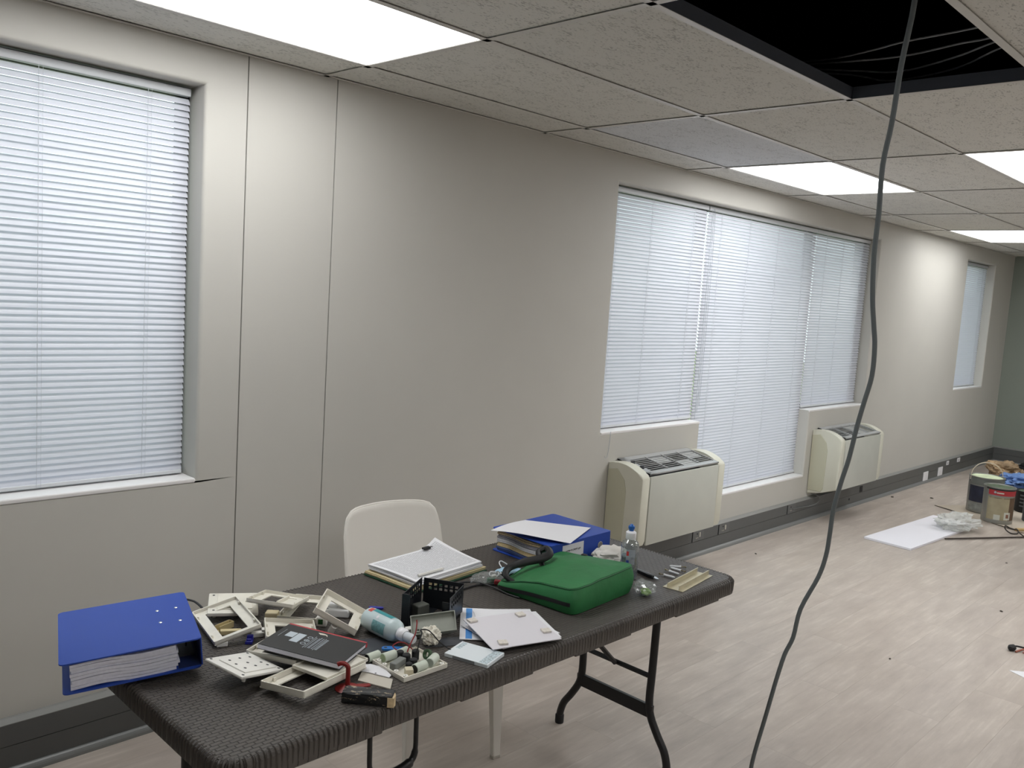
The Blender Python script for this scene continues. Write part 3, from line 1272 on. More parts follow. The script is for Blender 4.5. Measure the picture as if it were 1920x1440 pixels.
pm = [mat('pages_blue', '#4a5a86', .8), mat('pages_cream', '#c9b68e', .8, var=.15, vscale=200), mat('pages_white', '#cfcdd0', .8, var=.1, vscale=200), mat('pages_grey', '#8d8a92', .8, var=.2, vscale=200), mat('pages_tan', '#ae9a7c', .8, var=.2, vscale=200)]
b2, sp = binder('ring_binder', 'blue lever arch file with a white sheet lying on it, by the bottle', (2.199, -.9475, .7815), (.012, -.006, -1.583), .271, .311, .078, rivets=False, page_mats=pm)
bm = NB()
for k, (ra, rb_) in enumerate(((.013, .010),)):
    lathe(bm, [(ra, 0), (ra, .0015), (rb_, .002), (rb_, .0004), (0, .0004)], 18, Matrix.Translation((.271 / 2, .095, -.039)) @ Matrix.Rotation(PI / 2, 4, 'Y'))
obj('finger_ring', bm, STEEL, sp, smooth=True)
bm = NB()
box(bm, (.271 / 2 + .0006, -.045, -.040), (.0010, .105, .062))
lab = obj('spine_label', bm, PAPER, sp)
text_mesh('lettering', 'Health & Safety File', .0095, INK, lab, (.271 / 2 + .0013, -.045, -.030), (-PI / 2, 0, PI / 2))

# loose sheet on the right binder
A, B, C_, D_ = Vector((1.973, -.876, .792)), Vector((2.103, -1.108, .786)), Vector((2.312, -1.025, .786)), Vector((2.183, -.835, .788))


def sh(u, v):
    p = A * (1 - u) * (1 - v) + B * u * (1 - v) + C_ * u * v + D_ * (1 - u) * v
    p.z += .010 * math.sin(PI * u) * (1 - v) * .5 + .006 * math.sin(PI * (v * .9 + .1)) * (1 - u) + .001
    if v < .08:
        p.x += .004 * math.sin(7 * u)
    return p


bm = NB()
sheet(bm, 14, 14, sh, .0004)
tag(obj('paper_sheet', bm, PAPER, smooth=True), 'loose white sheet curling on top of the right blue file', 'paper')

# clipboard pile
cl = thing('document_pile', 'pile of printed forms with clip on a buff folder, before the chair', 'papers', (1.7076, -.8700, .7022), (0, 0, -1.475))
FW, FH = .215, .312
bm = NB()
box(bm, (.004, -.002, .0015), (FW + .006, FH + .004, .003))
obj('green_folder', bm, mat('folder_green', '#1f4a35', .6), cl)
bm = NB()
wavy_stack(bm, -FW / 2, FW / 2, -FH / 2, FH / 2, .003, .012, 3, .001, 0, 3)
obj('buff_folder', bm, BUFF, cl)
for k in range(4):
    dx, dy, a = rnd.uniform(-.004, .004), rnd.uniform(-.004, .006), rnd.uniform(-.03, .03)
    bm = NB()

    def pf(u, v, k=k):
        cu = .020 * max(0, u * -1 + .25) * 0 + (.030 * max(0, v - .72) ** 2 / .08 * (1 - u) ** 2 if k == 3 else 0)
        return Vector(((u - .5) * .205, (v - .5) * .290, .0045 * (k) + cu + .003 * math.sin(PI * u) * (k / 3)))
    sheet(bm, 10, 12, pf, .0030)
    p = obj('form_sheet', bm, ruled_mat('printed_form', .0052, .40, 1) if k == 3 else PAPER, cl, smooth=True)
    place(p, (dx, dy, .0165), (0, 0, a))
bm = NB()
box(bm, (-.085, .085, .040), (.014, .030, .007), bev=.002)
tube(bm, [(-.083, .075, .043), (-.070, .066, .046), (-.070, .098, .046), (-.083, .094, .043)], .001, 5)
obj('binder_clip', bm, BLACK, cl)
bm = NB()
tube(bm, [(.078, -.115, .0375), (.082, -.02, .0380)], .0042, 8)
tube(bm, [(.082, -.02, .0380), (.0824, -.010, .0380)], [.0042, .0012], 8)
pen = obj('pen', bm, mat('pen_white', '#e4e2dc', .3), None, smooth=True)
pen.parent = None
pen.matrix_world = Matrix.Translation((1.7076, -.8700, .700)) @ Matrix.Rotation(-1.475, 4, 'Z')
tag(pen, 'white pen lying across the printed forms', 'pen')

# ---- ivory cover frames
IV2 = mat('ivory_frame', '#e4e0d4', .42, var=.06, vscale=25)
IV3 = mat('ivory_white', '#ebe9e3', .42, var=.04, vscale=25)


def cover_frame(label, loc, rot, w, h, band=.026, depth=.0105, divider=None, m=None):
    """rectangular cover frame: flat band with an upstanding wall; z = 0 is the wall's edge"""
    o = thing('cover_frame', label, 'cover frame', loc, rot, group='ivory cover frames in the pile')
    m = m or IV2
    t_ = .0028
    bm = NB()
    z = -depth + t_ / 2
    for (cx, cy, sx, sy) in ((0, h / 2 - band / 2, w, band), (0, -h / 2 + band / 2, w, band), (w / 2 - band / 2, 0, band, h - 2 * band), (-w / 2 + band / 2, 0, band, h - 2 * band)):
        box(bm, (cx, cy, z), (sx, sy, t_))
    if divider is not None:
        box(bm, (divider, 0, z + .003), (.004, h - 2 * band, .009))
        box(bm, ((divider + w / 2 - band) / 2, 0, z - .0008), (w / 2 - band - divider, h - 2 * band, .0015))
    obj('band', bm, m, o)
    bm = NB()
    po, pi_ = rrect(w, h, .004, 3), rrect(w - 2 * t_, h - 2 * t_, .0025, 3)
    n = len(po)
    rows = [[bm.verts.new((x, y, zz)) for x, y in pl] for pl, zz in ((po, -depth), (po, 0), (pi_, 0), (pi_, -depth))]
    for q in range(3):
        for k in range(n):
            bm.faces.new((rows[q][k], rows[q][(k + 1) % n], rows[q + 1][(k + 1) % n], rows[q + 1][k]))
    obj('rim_wall', bm, m, o, smooth=True)
    bm = NB()
    for sx in (-1, 1):
        for sy in (-1, 1):
            box(bm, (sx * (w / 2 - .006), sy * (h / 2 - band - .012), -depth + .006), (.004, .007, .009), bev=.0008)
    o2 = obj('clip', bm, m, o)
    o2['kind'] = 'stuff'
    return o


cover_frame('ivory cover frame leaning beside the left blue file', (1.0203, -.9164, .7320), (.021, -.231, -.196), .1148, .1985)
cover_frame('ivory cover frame with a divider at the back of the pile', (1.1767, -.9017, .7470), (-.211, .069, -.854), .1221, .1581, divider=.012)
cover_frame('ivory cover frame tilted high with its corner under the spray bottle', (1.2660, -1.0575, .7435), (-.032, .468, -.792), .1195, .149, depth=.016)
cover_frame('ivory cover frame half under the black notebook\'s red spine', (1.1273, -1.0425, .7215), (-.012, .104, -.483), .1232, .1247, depth=.012)
cover_frame('ivory cover frame lying flat behind the tilted one', (1.2500, -.9300, .7145), (0, 0, -.861), .120, .165, depth=.0135)
cover_frame('ivory cover frame at the front of the pile, under the notebook', (1.0343, -1.2929, .7270), (-.053, -.081, -1.286), .1221, .207, depth=.0145)
cover_frame('ivory cover frame peeking out below the notebook\'s left end', (1.0385, -1.1500, .7290), (-.027, -.009, -1.120), .1318, .0932, depth=.012)


def socket_plate(label, loc, rot, w, h, t, holes, m=None):
    o = thing('blank_plate', label, 'plastic plate', loc, rot, group='ivory plates in the pile')
    bm = NB()
    box(bm, (0, 0, -t / 2), (w, h, t), bev=.003)
    b_ = obj('plate', bm, m or IV3, o, smooth=True)
    bm = NB()
    box(bm, (.004, .004, .001), (w * .70, h * .74, .003), bev=.001)
    obj('raised_field', bm, m or IV3, o)
    for x, y in holes:
        bm = NB()
        lathe(bm, [(.0032, 0), (.0032, .0004), (0, .0004)], 10, Matrix.Translation((x * w, y * h, .0026 if abs(x) < .35 and abs(y) < .36 else .0001)))
        obj('screw_hole', bm, DGREY, b_)
    for sx in (-1, 1):
        bm = NB()
        lathe(bm, [(0, -.012), (.004, -.012), (.004, 0), (0, 0)], 8, Matrix.Translation((sx * w * .36, -h * .30, -t)))
        obj('stud', bm, m or IV3, b_)
    return o


socket_plate('white perforated plate propped at the front left of the pile', (.9249, -1.1886, .7370), (-.227, .093, -1.312), .1121, .1304, .007,
             [(-.2, -.2), (.0, -.22), (.22, -.2), (-.22, .05), (.02, .03), (.2, .06), (-.2, .27), (.1, .28), (.25, .3), (-.43, -.42), (.43, -.42), (.43, .42), (-.43, .42)])
socket_plate('ivory cover plate behind the leaning frame', (1.0930, -.8180, .7250), (.03, .03, -.50), .125, .135, .010,
             [(-.40, .38), (.36, .36), (-.38, -.36), (.1, .1)], IV2)
o = thing('plastic_tray', 'shallow ivory tray directly under the notebook\'s near corner', 'tray', (1.0845, -1.2791, .7265), (-.008, -.009, -1.348))
bm = NB()
box(bm, (0, 0, -.0015), (.1036, .1328, .003))
obj('tray_base', bm, IV2, o)
bm = NB()
for (cx, cy, sx, sy) in ((0, .0654, .1036, .002), (0, -.0654, .1036, .002), (.0508, 0, .002, .1288), (-.0508, 0, .002, .1288)):
    box(bm, (cx, cy, .0015), (sx, sy, .005))
obj('tray_rim', bm, IV2, o)

# notebook
nb_ = thing('notebook', 'black hardback notebook with red spine lying on the ivory frames', 'notebook', (1.0892, -1.2040, .7475), (-.053, .074, -1.045))
NW, NH, NT = .203, .150, .0125
bm = NB()
box(bm, (0, 0, -.0008), (NW, NH, .0016), bev=.0005)
cv = obj('cover', bm, mat('notebook_black', '#2b2c2e', .5, bump=.1, bscale=500), nb_)
bm = NB()
box(bm, (0, 0, -NT + .0008), (NW, NH, .0016), bev=.0005)
obj('cover', bm, mat('notebook_black', '#2b2c2e', .5), nb_)
bm = NB()
for k in range(5):
    z = -.0018 - (NT - .0036) * (k + .5) / 5
    box(bm, (-.0008, -.002, z), (NW - .002 + .0006 * (k % 2), NH - .003, (NT - .0036) / 5 * .9))
obj('page_block', bm, mat('page_block', '#d4d4df', .8), nb_)
bm = NB()
box(bm, (0, NH / 2 - .004, -NT / 2), (NW + .0004, .0090, NT + .0006), bev=.002)
obj('red_spine', bm, mat('notebook_red', '#b0323a', .5), nb_)
PRINT = mat('print_silver', '#b9c3cb', .6)
bm = NB()
box(bm, (-.066, .014, .0002), (.020, .030, .0004))
obj('barcode_label', bm, PRINT, cv)
bm = NB()
box(bm, (-.044, .004, .0002), (.020, .052, .0004))
obj('barcode_label', bm, PRINT, cv)
for k in range(3):
    bm = NB()
    lathe(bm, [(.0066, 0), (.0066, .0004), (.0050, .0004), (.0050, 0)], 16, Matrix.Translation((-.020, .020 - k * .019, .0001)))
    if k == 1:
        box(bm, (-.020, .020 - k * .019, .0002), (.0012, .010, .0004))
        box(bm, (-.020, .020 - k * .019, .0002), (.010, .0012, .0004))
    obj('printed_symbol', bm, PRINT, cv)
bm = NB()
for x, y0, y1, w_ in ((-.0105, -.040, .034, .0008), (.0145, -.040, .034, .0008), (-.088, -.010, .036, .0006)):
    box(bm, (x, (y0 + y1) / 2, .0002), (w_, y1 - y0, .0003))
obj('printed_rule', bm, PRINT, cv)['kind'] = 'stuff'
bm = NB()
rr_ = random.Random(4)
for x0, rows_, ww in ((-.006, 2, .0048), (.0035, 2, .0048), (.020, 1, .0098)):
    for k in range(rows_):
        y = -.036
        while y < .028:
            ln = rr_.uniform(.003, .009)
            box(bm, (x0 + k * .0062, y + ln / 2, .0002), (ww * .6, ln, .0003))
            y += ln + .0016
pr = obj('printed_lines', bm, mat('print_grey', '#8b9299', .6), cv)
pr['kind'] = 'stuff'
bm = NB()
prism(bm, [(-.018, .058), (-.010, .050), (.004, .053), (.0105, .046), (.006, .056), (-.004, .060)], .0001, .0006)
obj('torn_label', bm, mat('torn_label', '#d9d3c6', .8), cv)

# red hook on a round base
hk = thing('coat_hook', 'red metal hook standing on its round base in front of the notebook', 'hook', (1.074, -1.360, .7005))
bm = NB()
lathe(bm, [(0, 0), (.026, 0), (.027, .0015), (.018, .005), (.008, .008), (0, .008)], 20, Matrix.Diagonal((1, 1, 1, 1)))
REDM = mat('hook_red', '#84201f', .42)
obj('base', bm, REDM, hk, smooth=True)
bm = NB()
tube(bm, smooth_path([(.0, 0, .005), (0, 0, .042), (-.001, .001, .050), (-.006, .005, .056), (-.013, .010, .0575), (-.018, .014, .055)], 5), .0052, 10)
obj('hook', bm, REDM, hk, smooth=True)
bm = NB()
prism(bm, [(.010, -.012), (.046, -.022), (.050, -.012), (.016, .010)], 0, .0022)
obj('lug', bm, REDM, hk)

# chipped block
bk_ = thing('wood_block', 'chipped black-painted wooden block at the near table edge', 'block', (1.075, -1.435, .700), (0, 0, -.875))
bm = NB()
box(bm, (0, 0, .0115), (.108, .036, .023), bev=.0025, seg=2)
bmesh.ops.subdivide_edges(bm, edges=bm.edges[:], cuts=3, use_grid_fill=True)
for v in bm.verts:
    v.co += Vector((rnd.uniform(-1, 1), rnd.uniform(-1, 1), rnd.uniform(-1, 1))) * .0009
    if v.co.z < .0012:
        v.co.z = 0
blk = obj('block', bm, chip_mat(), bk_)
bm = NB()
prism(bm, [(.044, -.0195), (.058, -.0185), (.059, -.004), (.054, .010), (.047, .006), (.049, -.006), (.042, -.010)], .0008, .0215)
obj('bare_wood_end', bm, mat('bare_wood', '#cdb792', .8, var=.2, vscale=90), blk)

# cards beside the hook
bm = NB()
prism(bm, [(1.135, -1.305), (1.150, -1.330), (1.171, -1.381), (1.182, -1.374), (1.192, -1.330), (1.180, -1.300), (1.160, -1.290)], .7045, .706)
cw_ = tag(obj('card_offcut', bm, PAPER), 'white pointed card offcut beside the circuit tray', 'card')
bm = NB()
lathe(bm, [(.0022, 0), (.0022, .0003), (0, .0003)], 10, Matrix.Translation((1.160, -1.346, .7060)))
obj('punch_hole', bm, DGREY, cw_)
bm = NB()
prism(bm, [(1.112, -1.345), (1.143, -1.422), (1.176, -1.388), (1.145, -1.315)], .7005, .7035)
tag(obj('card_offcut', bm, mat('card_grey', '#c4beb2', .8)), 'grey-beige card offcut tucked behind the chipped block', 'card')

# spray bottle lying down
spb = thing('spray_bottle', 'translucent spray bottle with teal label lying on its side', 'bottle', (1.305, -1.118, .7300), (PI / 2, 0, .02))
# local z runs along the bottle towards the cap (world -y)
BODY = mat('bottle_translucent', '#c3d3d6', .3, spec=.5)
bm = NB()
lathe(bm, [(0, 0), (.022, 0), (.027, .004), (.0285, .012), (.0285, .100), (.026, .112), (.018, .122), (.0125, .127), (.0125, .132)], 28)
bd = obj('body', bm, BODY, spb, smooth=True)


def wrap(r_, z0, z1, a0, a1, n=14, dr=.0004):
    bm = NB()
    P = [[bm.verts.new(((r_ + d) * math.cos(a0 + (a1 - a0) * k / n), (r_ + d) * math.sin(a0 + (a1 - a0) * k / n), z)) for k in range(n + 1)] for z, d in ((z0, dr), (z1, dr))]
    for k in range(n):
        bm.faces.new((P[0][k], P[0][k + 1], P[1][k + 1], P[1][k]))
    return bm


obj('label_band', wrap(.0285, .022, .098, .85, 1.75), mat('label_teal', '#2f9299', .4), bd, smooth=True)
obj('label_flash', wrap(.0285, .013, .026, 1.45, 2.0), mat('label_red', '#cf4a3d', .4), bd, smooth=True)
obj('label_print', wrap(.0285, .050, .098, 2.5, 3.5), mat('label_teal_pale', '#6f9fa3', .5, var=.3, vscale=160), bd, smooth=True)
obj('label_panel', wrap(.0285, .055, .062, 2.0, 2.35), PAPER, bd, smooth=True)
bm = NB()
lathe(bm, [(.0150, .128), (.0158, .129), (.0158, .143), (.0125, .147), (.0125, .150)], 20)
obj('collar', bm, WHITE, spb, smooth=True)
bm = NB()
lathe(bm, [(.0115, .150), (.0118, .168), (.0105, .178), (.004, .181), (0, .181)], 20)
obj('nozzle_cap', bm, mat('nozzle_clear', '#d5d9df', .15), spb, smooth=True)

# black perforated desk organiser
org = thing('desk_organiser', 'black perforated metal desk organiser standing open', 'organiser', (1.5145, -1.079, .700), (0, 0, PI / 6))
PERF = mat('organiser_black', '#1a1d22', .38, spec=.5)


def perforated(x0, x1, h, cols, rows_, zlo, M, name, r_top=.006, pad=.012):
    """upright sheet in the local xz plane with square holes in its upper part"""
    bm = NB()
    t_ = .0016
    cw_ = (x1 - x0 - 2 * pad) / cols
    hs = cw_ * .58
    rh = (h - zlo - .012) / rows_
    box(bm, ((x0 + x1) / 2, 0, zlo / 2), (x1 - x0, t_, zlo), M)
    box(bm, ((x0 + x1) / 2, 0, h - .006), (x1 - x0, t_, .012), M, bev=.0006, seg=1)
    for s_, xx in ((0, x0 + pad / 2), (1, x1 - pad / 2)):
        box(bm, (xx, 0, (zlo + h - .012) / 2), (pad, t_, h - .012 - zlo), M)
    for c in range(cols + 1):
        w_ = cw_ - hs if 0 < c < cols else (cw_ - hs) / 2
        xx = x0 + pad + cw_ * c + (0 if 0 < c < cols else (w_ / 2 if c == 0 else -w_ / 2))
        box(bm, (xx, 0, (zlo + h - .012) / 2), (w_, t_, h - .012 - zlo), M)
    for r in range(rows_):
        box(bm, ((x0 + x1) / 2, 0, zlo + rh * r + .002), (x1 - x0 - 2 * pad, t_, .004), M)
    return obj(name, bm, PERF, org)


perforated(-.150, -.004, .086, 8, 2, .050, Matrix(), 'left_panel')
perforated(0, .115, .084, 6, 2, .050, Matrix.Rotation(-PI / 2, 4, 'Z') @ Matrix.Translation((.004, 0, 0)), 'right_panel')
perforated(-.118, -.002, .080, 6, 2, .044, Matrix.Translation((0, -.118, 0)), 'front_panel')
bm = NB()
box(bm, (-.074, -.024, .001), (.148, .046, .002))
obj('base_sheet', bm, PERF, org)
bm = NB()
box(bm, (-.149, -.010, .043), (.0016, .022, .086))
box(bm, (-.143, -.006, .083), (.010, .012, .0014))
obj('end_flange', bm, PERF, org)
bm = NB()
box(bm, (-.119, -.108, .035), (.0016, .018, .068))
obj('divider', bm, PERF, org)
bm = NB()
box(bm, (1.470, -1.128, .718), (.040, .030, .030), Matrix(), bev=.003)
tag(obj('plastic_block', bm, mat('connector_grey', '#5b5e58', .5)), 'dark grey plastic block sitting inside the black organiser', 'block')

# grey open box lid leaning against it
lid = thing('box_lid', 'grey plastic box lid leaning against the black organiser', 'lid', (1.4110, -1.2496, .7335), (.638, -.151, -.677))
LG = mat('lid_grey', '#8d9087', .45, var=.06, vscale=40)
bm = NB()
box(bm, (0, 0, -.0108), (.1145, .057, .0024))
obj('lid_base', bm, LG, lid)
bm = NB()
for (cx, cy, sx, sy) in ((0, -.0273, .1145, .0024), (0, .0273, .1145, .0024), (.05605, 0, .0024, .0522), (-.05605, 0, .0024, .0522)):
    box(bm, (cx, cy, -.006), (sx, sy, .012))
obj('lid_wall', bm, LG, lid)
bm = NB()
lathe(bm, [(.006, 0), (.006, .004), (.003, .004), (.003, 0)], 12, Matrix.Translation((-.040, -.012, -.0096)))
obj('screw_post', bm, LG, lid)
bm = NB()
box(bm, (-.064, -.004, -.006), (.016, .010, .006), bev=.001)
obj('hinge_tab', bm, IV3, lid)

# crumpled tissue
def crumple(bm, r, n=3, amp=.35, seed=1, sq=(1, 1, 1)):
    g_ = bmesh.ops.create_icosphere(bm, subdivisions=n, radius=r)
    from mathutils import noise as mn
    for v in g_['verts']:
        d = v.co.normalized()
        k = mn.noise(d * 2.3 + Vector((seed * 7.1, 0, 0))) * amp + mn.noise(d * 6 + Vector((0, seed * 3.3, 0))) * amp * .6 + mn.noise(d * 14) * amp * .25
        v.co = Vector((d.x * sq[0], d.y * sq[1], d.z * sq[2])) * r * (1 + k)


bm = NB()
crumple(bm, .024, 4, .35, 2, (1.05, 1, .9))
tag(place(obj('crumpled_tissue', bm, mat('tissue', '#e2ddd0', .85), smooth=False), (1.372, -1.288, .7225)), 'crumpled white tissue ball next to the circuit tray', 'tissue')

# circuit tray
pc = thing('circuit_tray', 'ivory tray of loose capacitors and circuit parts with red and black wires', 'circuit tray', (1.2514, -1.3553, .700), (0, 0, -1.584))
PW_, PH_ = .1183, .1275
bm = NB()
box(bm, (0, 0, .0025), (PW_, PH_, .004), bev=.001)
obj('tray_base', bm, IV2, pc)
bm = NB()
for (cx, cy, sx, sy) in ((0, PH_ / 2 - .0012, PW_, .0024), (0, -PH_ / 2 + .0012, PW_, .0024), (PW_ / 2 - .0012, 0, .0024, PH_ - .0048), (-PW_ / 2 + .0012, 0, .0024, PH_ - .0048)):
    box(bm, (cx, cy, .0075), (sx, sy, .009))
obj('tray_rim', bm, IV2, pc)
for x, y in ((-.050, -.052), (-.026, -.054), (.018, -.054), (.050, -.052), (.050, .054)):
    bm = NB()
    lathe(bm, [(.0060, .004), (.0055, .012), (.0022, .012), (.0022, .006)], 12, Matrix.Translation((x, y, 0)))
    obj('screw_post', bm, IV3, pc, smooth=True)
CAPC = mat('capacitor_pale', '#cdd5c8', .4)
CAPD = mat('capacitor_end', '#2a2b2b', .5)


def capacitor(loc, yaw, L_=.040, r=.0105, z=.016, end=CAPD):
    M = Matrix.Translation((loc[0], loc[1], z)) @ Matrix.Rotation(yaw, 4, 'Z') @ Matrix.Rotation(PI / 2, 4, 'Y')
    bm = NB()
    lathe(bm, [(0, -L_ / 2), (r - .001, -L_ / 2), (r, -L_ / 2 + .001), (r, L_ / 2 - .001), (r - .001, L_ / 2), (0, L_ / 2)], 18, M)
    c_ = obj('capacitor', bm, CAPC, pc, smooth=True)
    bm = NB()
    lathe(bm, [(0, -L_ / 2 - .0006), (r - .0015, -L_ / 2 - .0006), (r - .0015, -L_ / 2)], 18, M)
    obj('end_disc', bm, end, c_, smooth=True)


GRE = mat('capacitor_end_green', '#9fb08c', .5)
capacitor((-.0440, -.0280), 1.62, .036, .0110, .0170, GRE)
capacitor((-.0480, .0140), 1.75, .034, .0090, .0150)
capacitor((.0420, -.0050), 1.72, .036, .0110, .0160)
capacitor((.0330, .0400), 2.05, .036, .0110, .0170, mat('capacitor_end_grey', '#9ba39a', .5))
bm = NB()
box(bm, (0, 0, .014), (.018, .044, .015), Matrix.Translation((-.006, -.031, 0)) @ Matrix.Rotation(.35, 4, 'Z'), bev=.002)
obj('grey_module', bm, mat('module_grey', '#7c7f7c', .5), pc)
bm = NB()
box(bm, (0, 0, .012), (.020, .018, .016), Matrix.Translation((.040, -.035, 0)) @ Matrix.Rotation(-.5, 4, 'Z'), bev=.001)
obj('terminal_block', bm, mat('terminal_cream', '#d4cbb2', .5), pc)
for (x, y, r_, h_) in ((-.036, -.002, .009, .024), (-.0166, .002, .010, .022), (.010, .002, .009, .020), (-.0147, .027, .009, .026), (.014, -.014, .008, .016)):
    bm = NB()
    lathe(bm, [(0, .004), (r_, .004), (r_, h_ - .002), (r_ - .002, h_), (0, h_)], 14, Matrix.Translation((x, y, .002)))
    obj('black_component', bm, BLACK, pc, smooth=True)
bm = NB()
lathe(bm, [(.012, -.004), (.012, .004), (.007, .004), (.007, -.004)], 18, Matrix.Translation((.004, .048, .018)) @ Matrix.Rotation(1.2, 4, 'X'))
obj('green_coil', bm, mat('coil_green', '#3f5a3c', .6), pc, smooth=True)
bm = NB()
tube(bm, smooth_path([(-.006, .024, .026), (-.010, .034, .050), (-.018, .046, .064), (-.030, .052, .066), (-.024, .074, .060), (-.010, .098, .030), (.0, .125, .008), (.004, .140, .004)], 6), .0016, 6)
obj('wire', bm, INK, pc, smooth=True)
bm = NB()
tube(bm, smooth_path([(-.020, .006, .026), (-.024, .020, .045), (-.030, .036, .060), (-.038, .046, .078), (-.044, .050, .086)], 6), .0016, 6)
obj('wire', bm, mat('wire_red', '#8e2024', .5), pc, smooth=True)
bm = NB()
tube(bm, smooth_path([(-.028, .030, .022), (-.045, .022, .034), (-.058, .010, .036), (-.060, -.006, .030), (-.050, .0, .022)], 6), .0014, 6)
obj('wire', bm, mat('wire_red', '#8e2024', .5), pc, smooth=True)
capacitor((-.0760, -.0500), 1.65, .036, .0105, .0105)

# blue handled tool
tl = thing('pocket_tool', 'small bright blue plastic tool under the spray bottle nozzle', 'tool', (1.277, -1.262, .7005), (0, 0, -.75))
bm = NB()
prism(bm, rrect(.058, .017, .007, 5), 0, .006, bev=.0015)
obj('handle', bm, mat('tool_blue', '#2f78c4', .4), tl, smooth=True)
bm = NB()
lathe(bm, [(.004, 0), (.004, .0004), (0, .0004)], 12, Matrix.Translation((-.020, 0, .0060)))
obj('lanyard_hole', bm, DGREY, tl)

# booklet
bo = thing('booklet', 'white stapled booklet with small print at the table edge', 'booklet', (1.4094, -1.4061, .700), (0, 0, -1.273))
bm = NB()
box(bm, (0, 0, .0045), (.1185, .0851, .009), bev=.001)
bb = obj('pages', bm, mat('booklet_white', '#dfe6ea', .6), bo)
bm = NB()
box(bm, (.045, 0, .0092), (.022, .080, .0004))
obj('printed_strip', bm, mat('print_pale', '#b9c7cd', .6, var=.45, vscale=220), bb)
bm = NB()
box(bm, (-.047, .018, .0092), (.012, .036, .0004))
obj('printed_strip', bm, mat('print_pale', '#b9c7cd', .6), bb)
bm = NB()
box(bm, (-.006, -.0428, .0045), (.060, .0006, .0075))
obj('spine_tape', bm, mat('tape_grey', '#8a8d90', .5), bb)

# cards
def card(label, loc, rot, w, h, t=.0016, m=None):
    o_ = thing('card_sheet', label, 'card', loc, rot, group='white cards on the table')
    bm = NB()
    box(bm, (0, 0, 0), (w, h, t))
    obj('sheet', bm, m or PAPER, o_)
    return o_


cb = card('white card with a broad blue stripe sticking out of the card pile', (1.5600, -1.2750, .7030), (0, 0, -.755), .116, .2149)
bm = NB()
box(bm, (-.0345, 0, .0010), (.0165, .207, .0004))
obj('blue_stripe', bm, mat('stripe_blue', '#4c8ed2', .6), cb)
card('white card at the bottom of the card pile near the bag', (1.6150, -1.3150, .7060), (0, 0, -.62), .16, .19)
card('white card second in the pile, corner showing at the front', (1.5850, -1.3550, .7085), (0, 0, -.10), .19, .175)
card('white card just under the padded one, fanned to the right', (1.6000, -1.3600, .7125), (.02, 0, -.42), .185, .17)
ct = card('topmost white card with four foam pads stuck on its corners', (1.5670, -1.3769, .7200), (.058, -.003, -.310), .1944, .1738, .002, mat('card_lilac_white', '#dcd9df', .7))
FOAM = mat('foam_pad', '#d9d3cb', .9, var=.12, vscale=200)
for x, y, a in ((-.080, .070, .1), (.060, .066, .1), (-.060, -.066, -.2), (.078, -.040, -.1)):
    bm = NB()
    box(bm, (0, 0, .003), (.024, .020, .005), bev=.001)
    p = obj('foam_pad', bm, FOAM, ct)
    place(p, (x, y, .0010), (0, 0, a))

# small pieces among the frames
SAND = mat('cream_divider', '#c8b88c', .5)


def small(name, label, cat, loc, rot, build, m, smooth=False, group=None):
    bm = NB()
    build(bm)
    return tag(place(obj(name, bm, m, smooth=smooth), loc, rot), label, cat, group)


def u_channel(bm):
    box(bm, (0, 0, .001), (.048, .016, .002))
    box(bm, (0, .0075, .008), (.048, .0015, .016))
    box(bm, (0, -.0075, .008), (.048, .0015, .016))
    box(bm, (.0235, 0, .008), (.0015, .016, .016))


small('clip_channel', 'cream plastic channel seen inside the leaning frame, upper one', 'plastic clip', (1.020, -.912, .7005), (0, 0, .30), u_channel, SAND)
small('clip_channel', 'cream plastic bar seen inside the leaning frame, lower one', 'plastic clip', (1.018, -.948, .7005), (0, 0, -.55), lambda bm: box(bm, (0, 0, .006), (.050, .015, .012), bev=.002), SAND)
small('end_clip', 'small white clip on the table below the leaning frame', 'plastic clip', (.969, -.998, .7005), (0, 0, -.35), lambda bm: (box(bm, (0, 0, .006), (.026, .015, .012), bev=.002), box(bm, (0, -.004, .013), (.024, .005, .003))), IV3)


def blue_clip(bm):
    box(bm, (0, 0, .004), (.017, .028, .008), bev=.0015)
    box(bm, (0, .009, .011), (.015, .010, .008), bev=.0015)
    box(bm, (0, -.010, .010), (.011, .004, .006), bev=.001)


small('cable_clip', 'dark blue plastic clip between the leaning frame and the notebook', 'plastic clip', (1.030, -1.018, .7005), (0, 0, -.65), blue_clip, mat('clip_blue', '#2d2f9a', .35))
small('connector_block', 'white two-part connector left of the notebook', 'connector', (1.063, -.998, .7005), (0, 0, -.45), lambda bm: (box(bm, (0, 0, .006), (.030, .016, .012), bev=.002), box(bm, (.016, .004, .012), (.014, .018, .012), bev=.002)), IV3)


def mini_socket(bm):
    box(bm, (0, 0, .011), (.068, .052, .022), bev=.004)
    box(bm, (-.012, .004, .024), (.030, .034, .004), bev=.0015)


o = small('socket_module', 'white socket module inside the tilted ivory frame', 'socket module', (1.300, -.992, .7005), (0, 0, -.80), mini_socket, mat('module_white', '#e8e8e8', .35))
for x, y in ((.020, .010), (.024, -.010), (.010, 0), (-.024, -.020)):
    bm = NB()
    lathe(bm, [(.0030, 0), (.0030, .0004), (0, .0004)], 8, Matrix.Translation((x, y, .0221)))
    obj('pin_hole', bm, DGREY, o)
small('cream_block', 'cream rounded block under the divided frame at the back', 'block', (1.148, -.920, .7005), (0, 0, -.75), lambda bm: box(bm, (0, 0, .010), (.034, .026, .020), bev=.004, seg=3), mat('block_cream', '#d6c8a4', .45), True)
o = small('connector_block', 'pale connector with a green opening behind the notebook spine', 'connector', (1.226, -1.030, .7005), (0, 0, -.75), lambda bm: box(bm, (0, 0, .012), (.026, .024, .024), bev=.002), IV3)
bm = NB()
box(bm, (-.002, -.0122, .013), (.012, .001, .013))
